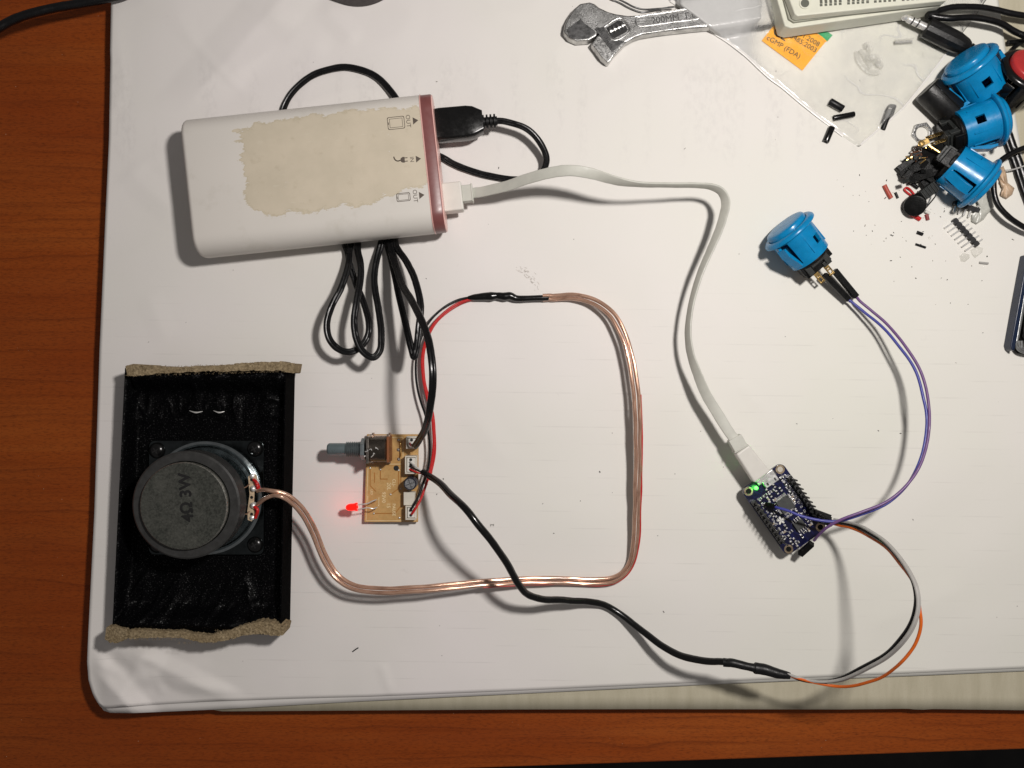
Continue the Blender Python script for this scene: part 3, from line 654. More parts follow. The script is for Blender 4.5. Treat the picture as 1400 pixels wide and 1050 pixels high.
# the speaker itself
sc = P(283, 680, 8.3); cx, cy = sc.x, sc.y
def dark_gloss_metal():
    return mat('black_basket_steel', (.055, .064, .066), .17, 1., var=.3, rvar=.08, bump=.06, bs=200)
basket = dark_gloss_metal()
b = MB(); b.prism(rrect(57, 56.5, 3, 5), 8.2, 9.4, c=(cx, cy, 0)); sp_ = b.build('speaker_driver', basket, sb, bevel=.4, seg=3)
b = MB(); b.lathe([(27.6, 9.3), (27.9, 10.6), (26.6, 11.4), (25.8, 10.5), (24.9, 11.6), (23.8, 10.9), (23.0, 12.2), (22.0, 11.2), (21.2, 14), (19.8, 21), (19, 24.4)], (cx, cy, 0), n=96)
b.build('basket', mat('bright_basket_rings', (.34, .38, .39), .16, 1., var=.2, rvar=.06, dirt=.3), sp_, smooth=60)
ferrite = mat('grey_ferrite', (.040, .040, .039), .45, .2, var=.25, bump=.12, bs=900, dirt=.2)
b = MB(); b.lathe([(17, 24), (24.4, 24.2), (25, 24.8), (25, 33.4), (24.2, 34.1), (20.6, 34.1)], (cx, cy, 0), n=96, caps=False); b.build('magnet', ferrite, sp_, smooth=30)
b = MB(); b.lathe([(19.2, 22.8), (23.5, 23.1), (23.5, 24.2)], (cx, cy, 0), n=96, caps=False); b.build('front_plate', dark_steel, sp_)
def magnet_plate():
    t = NT('zinc_back_plate'); v = t.coord(); n1 = t.noise(v, 900, 5, .75)
    v1 = t.n('ShaderNodeTexVoronoi', {'Vector': t.coord(scale=(1, 1, .2)), 'Scale': 420.}, feature='DISTANCE_TO_EDGE').outputs['Distance']
    s1 = t.ramp(t.noise(t.coord(rot=(0, 0, .5), scale=(1, 14, 1)), 160, 3), .68, .74); s2 = t.ramp(t.noise(t.coord(rot=(0, 0, 2.2), scale=(1, 16, 1)), 190, 3), .69, .75)
    big_ = t.noise(v, 90, 5, .7)
    c = t.mix(t.ramp(n1, .35, .7), (.036, .038, .033), (.10, .105, .09)); c = t.mix(t.ramp(big_, .45, .7, 0, .5), c, (.16, .16, .14)); c = t.mix(t.math('MULTIPLY', t.math('MAXIMUM', s1, s2), .35), c, (.3, .3, .27))
    t.base(Base_Color=c, Metallic=.55, Roughness=t.ramp(n1, .3, .7, .42, .62)); t.bump(n1, .35, .0002); return t.m
b = MB(); b.lathe([(20.2, 34.0), (20.2, 36.1), (19.7, 36.9), (0.01, 36.9)], (cx, cy, 0), n=96, caps=False); b.build('back_plate', magnet_plate(), sp_, smooth=30)
b = MB(); b.lathe([(19.75, 36.88), (19.95, 36.7), (20.25, 36.1), (20.3, 35.7)], (cx, cy, 0), n=96, caps=False); b.build('plate_rim', mat('worn_plate_rim', (.34, .34, .31), .35, .9, var=.4, vs=900, dirt=.5), sp_)
b = MB()
for k in range(60):
    a_ = random.random() * math.tau; r__ = 18.6 * math.sqrt(random.random()); an = random.choice((.3, 1.1, 2.0, 2.7)) + random.gauss(0, .3)
    b.box((cx + r__ * math.cos(a_), cy + r__ * math.sin(a_), 36.915), (random.uniform(.4, 2.4), .07, .02), Matrix.Rotation(an, 3, 'Z'))
sc_ = b.build('plate_scratches', mat('bright_scratch', (.30, .30, .27), .35, .8), sp_, smooth=0); sc_['kind'] = 'stuff'
q = P(254, 680, 36.9)
text('4Ω 3W', 7.3, (q.x + .3, q.y, 36.93), 95, black_ink, 'lettering', sp_, .02, space=1.0, thick=((.28, 0), (-.28, 0), (0, .28), (0, -.28), (.2, .2), (-.2, -.2)))
for x, y in ((214, 616), (348.5, 613.5), (348.5, 745), (214, 745)):
    q = P(x, y, 10); b = MB(); b.lathe([(4.0, 9.3), (4.0, 9.8), (3.2, 11.0), (1.6, 11.5), (.01, 11.6)], (q.x, q.y, 0), n=28, caps=False)
    s_ = b.build('screw', black_gloss, sp_, smooth=40)
    b = MB(); mm = Matrix.Rotation(R(30), 3, 'Z'); b.box((q.x, q.y, 11.5), (3.2, .6, .3), mm); b.box((q.x, q.y, 11.5), (.6, 3.2, .32), mm)
    b.build('screw_slot', black_ink, sb)
board_tan = mat('tan_terminal_board', lin(190, 168, 140), .6, var=.3, vs=600, dirt=.4, bump=.15)
b = MB(); b.pxprism([(339, 652), (343, 648), (350, 649), (351, 656), (348, 666), (346.5, 690), (348, 705), (344, 713), (338.5, 711), (338, 698), (341, 676)], 18.2, 19.2)
ts = b.build('terminal_strip', board_tan, sp_, bevel=.15)
for y in (656, 680, 703):
    q = P(344, y, 19.2); b = MB(); b.lathe([(.75, 0), (.75, .05), (.01, .05)], q, n=16); b.build('rivet_hole', black_ink, ts)
for pts in ([(341, 662, 19.6), (336, 666, 22), (330, 668, 24)], [(341, 699, 19.6), (337, 703, 21), (332, 701, 23)]):
    b = MB(); b.tube(pts, .3, n=8, step=5); b.build('braided_lead', mat('tinsel_lead', (.35, .22, .15), .4, .6), sp_)
for y in (651, 708):
    q = P(344.5, y, 19.6); b = MB(); b.lathe([(1.2, 19.0), (1.1, 19.7), (.5, 20.1), (.01, 20.2)], (q.x, q.y, 0), n=14, caps=False); b.build('solder_joint', tin, sp_)
for y in (668, 691):
    q = P(346.5, y, 19.5); b = MB(); b.lathe([(1.7, 19), (1.5, 20), (.7, 20.8), (.01, 21)], (q.x, q.y, 0), n=16, caps=False); b.build('solder_joint', tin, sp_)
for pts in ([(347, 656, 19.5), (351, 660, 21), (354, 667, 20.5)], [(347, 692, 20), (352, 697, 21), (349, 708, 19.5)], [(349, 660, 19.5), (352, 664, 21), (353, 670, 20)]):
    b = MB(); b.tube(pts, .8, n=8); b.build('lead_wire', red_wire, sb)
# ------------------------------------------------------------------ amplifier board
q = P(535, 654, 0)
am = thing('amplifier_board', 'small tan amplifier circuit board with a volume potentiometer and a lit red led', 'circuit board', q)
AH = 4.6
def pcb_tan():
    t = NT('tan_phenolic_board'); v = t.coord()
    n1 = t.noise(v, 110, 4, .6); n2 = t.noise(v, 900, 3, .6)
    c = t.mix(t.ramp(n1, .35, .68), lin(194, 158, 102), lin(177, 138, 84)); c = t.mix(t.ramp(n2, .5, .8, 0, .25), c, lin(140, 84, 30))
    t.base(Base_Color=c, Roughness=.35, Coat_Weight=.15); return t.m
def loc(px, py, h): q_ = P(px, py, h); return (q_.x, q_.y, h)
b = MB(); b.pxprism([(501.5, 593.8), (572.2, 593.8), (571.4, 713.8), (498, 713.8)], AH - 1.5, AH); b.build('board', pcb_tan(), am, bevel=.15)
silk = mat('pale_silkscreen', lin(228, 212, 170), .6, var=.1)
b = MB()
def bar(b, p0, p1, w_, h, t_=.04):
    a_ = Vector(loc(*p0, h)); c_ = Vector(loc(*p1, h)); m_ = basis(c_ - a_); b.box((a_ + c_) / 2, ((c_ - a_).length, w_, t_), m_)
for p0, p1 in (((500.5, 712), (569, 712)), ((500.5, 712), (503, 640)), ((551, 598), (551, 634)), ((535, 598), (551, 598)), ((533, 634.5), (550, 634.5)), ((570.3, 672), (570, 711)), ((569.5, 674), (566, 674)), ((503, 678), (503, 686)), ((518, 680), (518, 692))):
    bar(b, p0, p1, .22, AH + .02)
b.build('silkscreen_lines', silk, am, smooth=0)
for body, x, y, s_ in (('CLJ-', 538.5, 660, 2.2), ('20L', 531.5, 665, 2.6), ('93V0', 524.5, 680, 2.6), ('15', 531, 691, 2.6), ('PAUSE', 538.5, 697, 2.2), ('LED', 508, 673, 1.6)):
    text(body, s_, loc(x, y, AH + .03), -90, silk, 'lettering', am, .015)
solder = mat('dull_solder', (.45, .44, .42), .4, .8, var=.1)
# potentiometer
ax = AH + 8.6
def PX(px): return P(px, 613, ax).x
yc = P(500, 614, ax).y
pt_case = mat('tarnished_tin_case', (.30, .27, .24), .32, .95, var=.2, bump=.15, dirt=.5)
b = MB(); b.lathe([(5.7, 0), (6.0, .3), (6.0, PX(528.5) - PX(506.5)), (5.4, PX(529) - PX(506.5))], (PX(506.5), yc, ax), (1, 0, 0), 40)
pot = b.build('potentiometer', mat('pot_dark_case', (.10, .085, .07), .3, .9, var=.2, dirt=.4), am)
b = MB(); x0, x1 = PX(503), PX(507)
b.box(((x0 + x1) / 2, yc, ax - .8), (x1 - x0, 13.2, 13.0)); b.build('front_plate', pt_case, pot, bevel=.3)
b = MB(); x0, x1 = PX(507), PX(530)
for s_ in (-1, 1):
    b.box(((x0 + x1) / 2, yc + s_ * 6.1, ax - 3.2), (x1 - x0, .5, 6.0))
    b.box(((x0 + x1) / 2, yc + s_ * 5.2, ax + 1.6), (x1 - x0 + 1, 1.5, .6), Matrix.Rotation(R(-s_ * 35), 3, 'X'))
    for xx in (x0, x1): b.box((xx, yc + s_ * 6.9, AH + 1.5), (1.0, 1.4, 3.0)); b.box((xx + .2, yc + s_ * 6.0, ax + .6), (1.6, 1.4, 1.4), Matrix.Rotation(R(20), 3, 'Z'))
b.build('retaining_clip', mat('copper_tinged_tin', (.55, .42, .34), .3, 1., var=.15, dirt=.4), pot, bevel=.12)
b = MB(); b.box((PX(531.5), yc, ax - 2.2), (1.2, 12.6, 10.5)); b.build('wafer', mat('brown_wafer', lin(130, 76, 38), .5), pot, bevel=.15)
b = MB(); L = PX(503) - PX(473); pr = [(3.1, 0)]
x = 0
while x < L - 1: pr += [(3.7, x + .45), (2.95, x + .9)]; x += .9
b.lathe(pr, (PX(473), yc, ax), (1, 0, 0), 32); b.build('threaded_bushing', grey_metal, pot, smooth=20)
b = MB(); b.lathe([(5.0, 0), (5.4, .3), (5.4, 1.9), (5.0, 2.2)], (PX(494), yc, ax), (1, 0, 0), 6); b.build('nut', grey_metal, pot, smooth=0, bevel=.1)
b = MB(); b.lathe([(2.3, 0), (2.9, .7), (2.95, 1.0), (2.95, PX(473.5) - PX(448))], (PX(448), yc, ax), (1, 0, 0), 32)
b.build('shaft', mat('grey_plastic_shaft', (.13, .165, .175), .35, .3, var=.1), pot)
for k in range(6):
    q = Vector(loc(508 + random.random() * 15, 606 + random.random() * 14, 0)); rr = math.sqrt(max(0, 36 - (q.y - yc) ** 2))
    b = MB(); b.tube([(q.x, q.y, ax + rr), (q.x + random.uniform(-.8, .8), q.y + random.uniform(-.8, .8), ax + rr + .15), (q.x + random.uniform(-1.2, 1.2), q.y + random.uniform(-1, 1), ax + rr - .1)], .22, wpts=True, n=6, step=3)
    b.build('etched_mark', tin, pot)
for x, y in ((545, 602), (545, 628), (544.5, 615)):
    b = MB(); q = Vector(loc(x, y, AH)); b.lathe([(.9, 0), (.6, .4), (.01, .7)], q, n=14, caps=False); b.build('solder_joint', solder, am)
b = MB(); b.tube([(545, 603, AH + .4), (547, 606, AH + 1), (547, 612, AH + 1.1), (547, 622, AH + 1.1), (546.5, 626, AH + .6)], .3, n=8); b.build('jumper_link', gold, am)
copper_pad = mat('dull_copper_trace', lin(168, 116, 56), .4, .1)
b = MB()
for p0, p1 in (((545, 643), (545, 668)), ((545, 668), (534, 676)), ((511, 702), (540, 702)), ((540, 702), (548, 692)), ((506, 640), (506, 664)), ((506, 664), (514, 672)), ((520, 642), (520, 655)), ((520, 655), (530, 655)), ((512, 646), (512, 660)), ((548, 645), (548, 662))):
    bar(b, p0, p1, .55, AH + .012, .02)
b.build('copper_traces', copper_pad, am, smooth=0)
for x, y in ((545, 643), (534, 676), (511, 702), (506, 640), (520, 642), (548, 668), (546, 708)):
    b = MB(); b.lathe([(.55, 0), (.4, .25), (.01, .4)], Vector(loc(x, y, AH)), n=12, caps=False); b.build('solder_joint', solder, am)
# hole, capacitor, chip
b = MB(); b.lathe([(1.35, 0), (1.35, .05), (.01, .05)], Vector(loc(541.7, 640, AH)), n=20); b.build('drill_hole', black_ink, am)
b = MB(); q = P(560.5, 661.5, AH + 8.5); b.lathe([(3.15, AH), (3.2, AH + .5), (3.2, AH + 8.3), (3.0, AH + 8.7), (2.55, AH + 8.7)], (q.x, q.y, 0), n=36, caps=False); cap = b.build('capacitor', mat('black_navy_sleeve', (.008, .009, .02), .3), am)
b = MB(); b.lathe([(2.6, AH + 8.55), (.01, AH + 8.55)], (q.x, q.y, 0), n=36, caps=False); b.build('capacitor_top', mat('brushed_aluminium', (.62, .63, .65), .3, 1., var=.2, vs=900), cap)
b = MB()
for a_ in (20, 110): b.box((q.x, q.y, AH + 8.6), (4.6, .32, .08), Matrix.Rotation(R(a_), 3, 'Z'))
b.build('vent_groove', dark_steel, cap)
# connectors
for k, (x0, y0, x1, y1, np) in enumerate(((555, 597, 569.8, 613.5, 2), (553.5, 623.5, 569, 648, 3), (551.8, 673, 566.8, 690.8, 2), (554.2, 691.8, 568.5, 710.8, 2))):
    ht = 6.4 if k != 2 else 5.0
    a_ = P(x0, y1, AH + ht); c_ = P(x1, y0, AH + ht); cxx, cyy = (a_.x + c_.x) / 2, (a_.y + c_.y) / 2; wx, wy = c_.x - a_.x, c_.y - a_.y
    b = MB()
    if k == 2: b.box((cxx, cyy, AH + ht / 2), (wx, wy, ht))
    else:
        b.box((cxx, cyy, AH + 1), (wx, wy, 2))
        for s_ in (-1, 1): b.box((cxx, cyy + s_ * (wy / 2 - .35), AH + ht / 2 + 1), (wx, .7, ht - 2))
        b.box((cxx - wx / 2 + .35, cyy, AH + ht / 2 + 1), (.7, wy - 1.41, ht - 2)); b.box((cxx + wx / 2 - .35, cyy, AH + ht / 2 + .2), (.7, wy - 1.41, ht - 3.6))
    cn = b.build('connector', cream_plastic, am, bevel=.15)
    if k != 2:
        b = MB(); b.box((cxx + .1, cyy, AH + 3.7), (wx - 1.7, wy - 1.8, 3.4)); b.build('connector_plug', white_plastic, cn, bevel=.2)
        for j in range(np):
            b = MB(); b.lathe([(.75, 0), (.75, .15), (.01, .15)], (cxx, cyy + (j - (np - 1) / 2) * 2.5, AH + 5.4), n=12); b.build('socket_hole', black_ink, cn)
# led, glowing
LH = 11.5
ledm = NT('red_led_lit'); ledm.base(Base_Color=(.35, .0, .0), Roughness=.2, Emission_Color=(1.0, .008, .004), Emission_Strength=1.5)
a_ = P(488.5, 692.8, LH); c_ = P(472.5, 694, LH)
d_ = (a_ - c_); L = d_.length
b = MB(); pr = [(.02, 0)] + [(2.35 * math.sin(R(k)), 2.35 * (1 - math.cos(R(k)))) for k in (20, 40, 60, 80)] + [(2.4, 2.5), (2.4, L - 1), (2.75, L - 1), (2.75, L)]
b.lathe([(r_ * .75, x) for r_, x in pr], c_, d_, 24); b.build('led', ledm.m, am)
for y, y2, x2 in ((690.5, 683, 514), (696, 693, 514.5)):
    b = MB(); b.tube([(487, y, LH), (494, y - .5, LH), (503, y - 2, LH), (x2 - 4, y2 + 2, LH - .4), (x2, y2 + .5, LH - 1.5), (x2 + .8, y2, AH)], .28, n=8); b.build('led_leg', tin, am)
bb_ = bpy.data.lights.new('led_glow', 'POINT'); lg = bpy.data.objects.new('led_glow', bb_); col.objects.link(lg)
bb_.color = (1, .04, .03); bb_.energy = .0013; bb_.shadow_soft_size = .003; q = P(474, 694.5, LH); lg.location = Vector((q.x - 3.6, q.y, LH)) * S
# solder stubs holding the board up
b = MB()
for x, y in ((506, 600), (566, 600), (560, 640), (506, 706), (560, 706), (530, 650), (520, 700)): b.lathe([(.35, 0), (1.3, AH - 1.6)], Vector(loc(x, y, 0)), n=8)
b.build('solder_stubs', solder, am)

# ------------------------------------------------------------------ blue usb breakout board
UH = 10.2
hc = P(1072.4, 696.2, UH)
ub = thing('breakout_board', 'dark blue usb breakout board with black pin headers and a lit green led', 'circuit board', (hc.x, hc.y, 0), (0, 0, R(-55.2)))
UM = Matrix.Translation(Vector((hc.x, hc.y, 0))) @ Matrix.Rotation(R(-55.2), 4, 'Z'); UR = UM.to_3x3(); UI = UM.inverted()
def U(x, y, z): return UM @ Vector((x, y, z))
def ul(px, py, h=UH): q_ = UI @ P(px, py, h); return q_.x, q_.y
blue_pcb = NT('blue_solder_mask'); v = blue_pcb.coord()
tr = blue_pcb.n('ShaderNodeTexVoronoi', {'Vector': v, 'Scale': 260.}, feature='DISTANCE_TO_EDGE', distance='CHEBYCHEV').outputs['Distance']
blue_pcb.base(Base_Color=blue_pcb.mix(blue_pcb.ramp(tr, .03, .07), lin(11, 17, 66), lin(6, 9, 44)), Roughness=.28, Coat_Weight=.3)
BL, BW = 39.6, 24.6
b = MB(); b.prism(rrect(BL, BW, 3.0, 5), UH - 1.6, UH, UR, U(0, 0, 0)); b.build('board', blue_pcb.m, ub, bevel=.1)
hx, hy = 17.35, 9.5
wsilk = mat('white_silkscreen', lin(214, 214, 208), .6, var=.1)
hmat = mat('brass_ring', (.55, .44, .30), .3, .9, var=.15); paper_hole = mat('seen_through_hole', lin(190, 184, 172), .8)
for sx in (-1, 1):
    for sy in (-1, 1):
        b = MB(); b.ring(U(sx * hx, sy * hy, UH - .01), 1.35, 2.25, .09); b.build('mounting_ring', hmat, ub)
        b = MB(); b.lathe([(1.35, 0), (1.35, .03), (.01, .03)], U(sx * hx, sy * hy, UH), n=20)
        b.build('mounting_hole', paper_hole if (sx, sy) == (-1, 1) else black_mould, ub)
smd = mat('tinned_pad', (.72, .72, .70), .35, .8, var=.1); chip_m = mat('chip_epoxy', (.045, .047, .045), .5, var=.15, bump=.1)
smd_dark = mat('resistor_black', (.02, .02, .02), .4); smd_tan = mat('ceramic_tan', (.32, .26, .19), .5)
# micro usb socket
sx_, sy_ = ul(1050.5, 655)
b = MB(); b.prism([(-3.1, -3.8), (3.1, -3.8), (3.1, 3.8), (-3.1, 3.8)], UH, UH + 2.7, UR, U(-BL / 2 + 2.6, sy_, 0)); us = b.build('usb_socket', smd, ub, bevel=.3)
b = MB()
for s_ in (-1, 1): b.box(U(-BL / 2 + 4.2, sy_ + s_ * 2.2, UH + 2.72), (1.6, .9, .05), UR); b.box(U(-BL / 2 + 2, sy_ + s_ * 4.1, UH + .5), (2.4, 1, .9), UR)
b.build('socket_slot', dark_steel, us)
# main chip with fine legs
cx_, cy_ = ul(1073, 689)
b = MB(); b.box(U(cx_, cy_, UH + .75), (7.0, 7.0, 1.3), UR); ch = b.build('main_chip', chip_m, ub, bevel=.12)
b = MB()
for s_ in (-1, 1):
    for k in range(12):
        o_ = (k - 5.5) * .52; b.box(U(cx_ + s_ * 4.05, cy_ + o_, UH + .2), (1.2, .24, .22), UR); b.box(U(cx_ + o_, cy_ + s_ * 4.05, UH + .2), (.24, 1.2, .22), UR)
lg_ = b.build('chip_legs', tin, ch); lg_['kind'] = 'stuff'
b = MB(); b.lathe([(.45, 0), (.45, .03), (.01, .03)], U(cx_ - 2.6, cy_ + 2.6, UH + 1.4), n=14); b.build('pin_mark', grey_mould, ch)
# eeprom
ex, ey = ul(1092, 717)
b = MB(); b.box(U(ex, ey, UH + .85), (4.0, 5.0, 1.5), UR); ep = b.build('memory_chip', chip_m, ub, bevel=.12)
for s_ in (-1, 1):
    for k in range(4):
        b = MB(); b.box(U(ex + s_ * 2.75, ey + (k - 1.5) * 1.27, UH + .3), (1.5, .5, .5), UR); b.build('chip_leg', tin, ep, bevel=.08)
# small surface-mounted parts
rnd = random.Random(5)
spots = [(1049, 671, 0), (1059, 683, 1), (1053, 688, 0), (1046, 690, 0), (1060, 700, 1), (1056, 704, 0), (1062, 708, 0), (1080, 700, 1), (1103, 711, 0), (1108, 717, 1), (1074, 720, 0), (1081, 727, 1), (1096, 733, 0), (1091, 748, 0), (1071, 735, 0), (1057, 716, 1), (1099, 718, 1), (1090, 700, 0), (1078, 657, 0), (1072, 651, 1), (1062, 673, 0), (1067, 669, 0), (1056, 671, 1), (1073, 661, 0), (1077, 666, 1), (1081, 674, 0), (1083, 679, 1), (1085, 684, 0), (1046, 677, 1), (1050, 682, 0), (1042, 680, 1), (1086, 694, 0), (1097, 704, 0), (1068, 655, 0), (1100, 727, 1), (1105, 724, 0), (1079, 734, 0), (1086, 738, 0), (1090, 742, 1), (1082, 742, 0), (1064, 725, 1), (1053, 677, 0), (1040, 686, 0), (1058, 664, 0), (1072, 727, 1)]
for x, y, o_ in spots:
    lx, ly = ul(x, y); rr = UR @ Matrix.Rotation(R(90 * o_), 3, 'Z')
    b = MB(); b.box(U(lx, ly, UH + .35), (1.0, .9, .6), rr); pc_ = b.build('resistor', rnd.choice((smd_dark, smd_tan, smd_dark)), ub, bevel=.06)
    b = MB()
    for s_ in (-1, 1): b.box(U(lx, ly, UH + .34) + rr @ Vector((s_ * .78, 0, 0)), (.55, 1.0, .66), rr)
    b.build('resistor_ends', smd, pc_, bevel=.06)
# led and its green glow
gx, gy = ul(1033.5, 667)
gm = NT('green_led_lit'); gm.base(Base_Color=(.1, .9, .1), Emission_Color=(.12, 1, .10), Emission_Strength=3.0)
b = MB(); b.lathe([(1.0, 0), (.95, .5), (.6, .8), (.01, .9)], U(gx, gy, UH + .1), n=18, caps=False); b.build('led', gm.m, ub)
bb_ = bpy.data.lights.new('led_glow', 'POINT'); lg = bpy.data.objects.new('led_glow', bb_); col.objects.link(lg)
bb_.color = (.1, 1, .12); bb_.energy = .0009; bb_.shadow_soft_size = .001; lg.location = U(gx + .3, gy, UH + 3.6) * S
# silkscreen: star flower mark, box outlines and pin names
fx, fy = ul(1067.5, 711.5); b = MB()
for k in range(5):
    a_ = R(72 * k + 20); pts = [(0, 0), (1.1 * math.cos(a_ - .5), 1.1 * math.sin(a_ - .5)), (2.1 * math.cos(a_ - .16), 2.1 * math.sin(a_ - .16)), (2.1 * math.cos(a_ + .16), 2.1 * math.sin(a_ + .16)), (1.1 * math.cos(a_ + .5), 1.1 * math.sin(a_ + .5))]
    b.prism(pts, 0, .02 + k * .003, UR, U(fx, fy, UH))
b.build('flower_mark', wsilk, ub, smooth=0)
text('adafruit', 2.0, U(*ul(1077, 706), UH + .03), 33, wsilk, 'lettering', ub, .01)
names = ['5V', 'GND', 'D4', 'D5', 'D6', 'D7', 'C0', 'C1', 'C2', 'C3']
for k in range(10):
    for sy in (-1, 1):
        text(names[k] if sy < 0 else ['3V', 'D0', 'D1', 'D2', 'D3', 'C7', 'C6', 'C5', 'C4', 'GND'][k], 1.3, U(-11.4 + k * 2.54, sy * 7.6, UH + .03), -55 if k % 2 else 35, wsilk, 'lettering', ub, .01)
# headers: 10 pins each side
hdr_plug = mat('header_black', (.012, .012, .012), .4, var=.2)
pin_m = mat('dark_pin', (.03, .028, .026), .35, .7)
for sy in (-1, 1):
    b = MB(); y_ = sy * 10.7
    for k in range(10):
        x_ = -11.4 + k * 2.54
        b.prism([(-1.27, -.8), (-.9, -1.25), (.9, -1.25), (1.27, -.8), (1.27, .8), (.9, 1.25), (-.9, 1.25), (-1.27, .8)], UH - 4.2, UH - 1.65, UR, U(x_, y_, 0))
        b.box(U(x_, y_, UH + 1.3), (2.1, 2.3, 2.6), UR)
    h_ = b.build('pin_header', hdr_plug, ub, bevel=.1)
    for k in range(10):
        x_ = -11.4 + k * 2.54
        b = MB(); b.box(U(x_, y_, UH + 6.9), (.66, .66, 8.8), UR); b.box(U(x_, y_, (UH - 4) / 2), (.62, .62, UH - 4.1), UR); b.build('pin', pin_m, h_, bevel=.08)

# dupont housings of the audio leads (push on to the right header)
def housing(parent, p0, p1, w_=2.5, name='connector', m_=None):
    a_ = Vector(p0); c_ = Vector(p1); m3 = basis(c_ - a_); L_ = (c_ - a_).length
    b = MB(); b.box((a_ + c_) / 2, (L_, w_, w_), m3)
    b.box(a_.lerp(c_, .22) + m3 @ Vector((0, 0, w_ * .5)), (L_ * .16, w_ * .5, .25), m3); b.box(a_.lerp(c_, .22) + m3 @ Vector((0, w_ * .5, 0)), (L_ * .16, .2, w_ * .5), m3)
    return b.build(name, m_ or black_mould, parent, bevel=.22)
for k, (x, y) in enumerate(((1108, 697), (1111.5, 701.5), (1115, 706), (1118, 711))):
    a_ = P(x, y, UH + 4.5 + .0 * k); e_ = P(1136 + k * .6, 707.5 + k * 3.1, 18.6 - k * .5)
    housing(ac, a_, e_, 2.45)
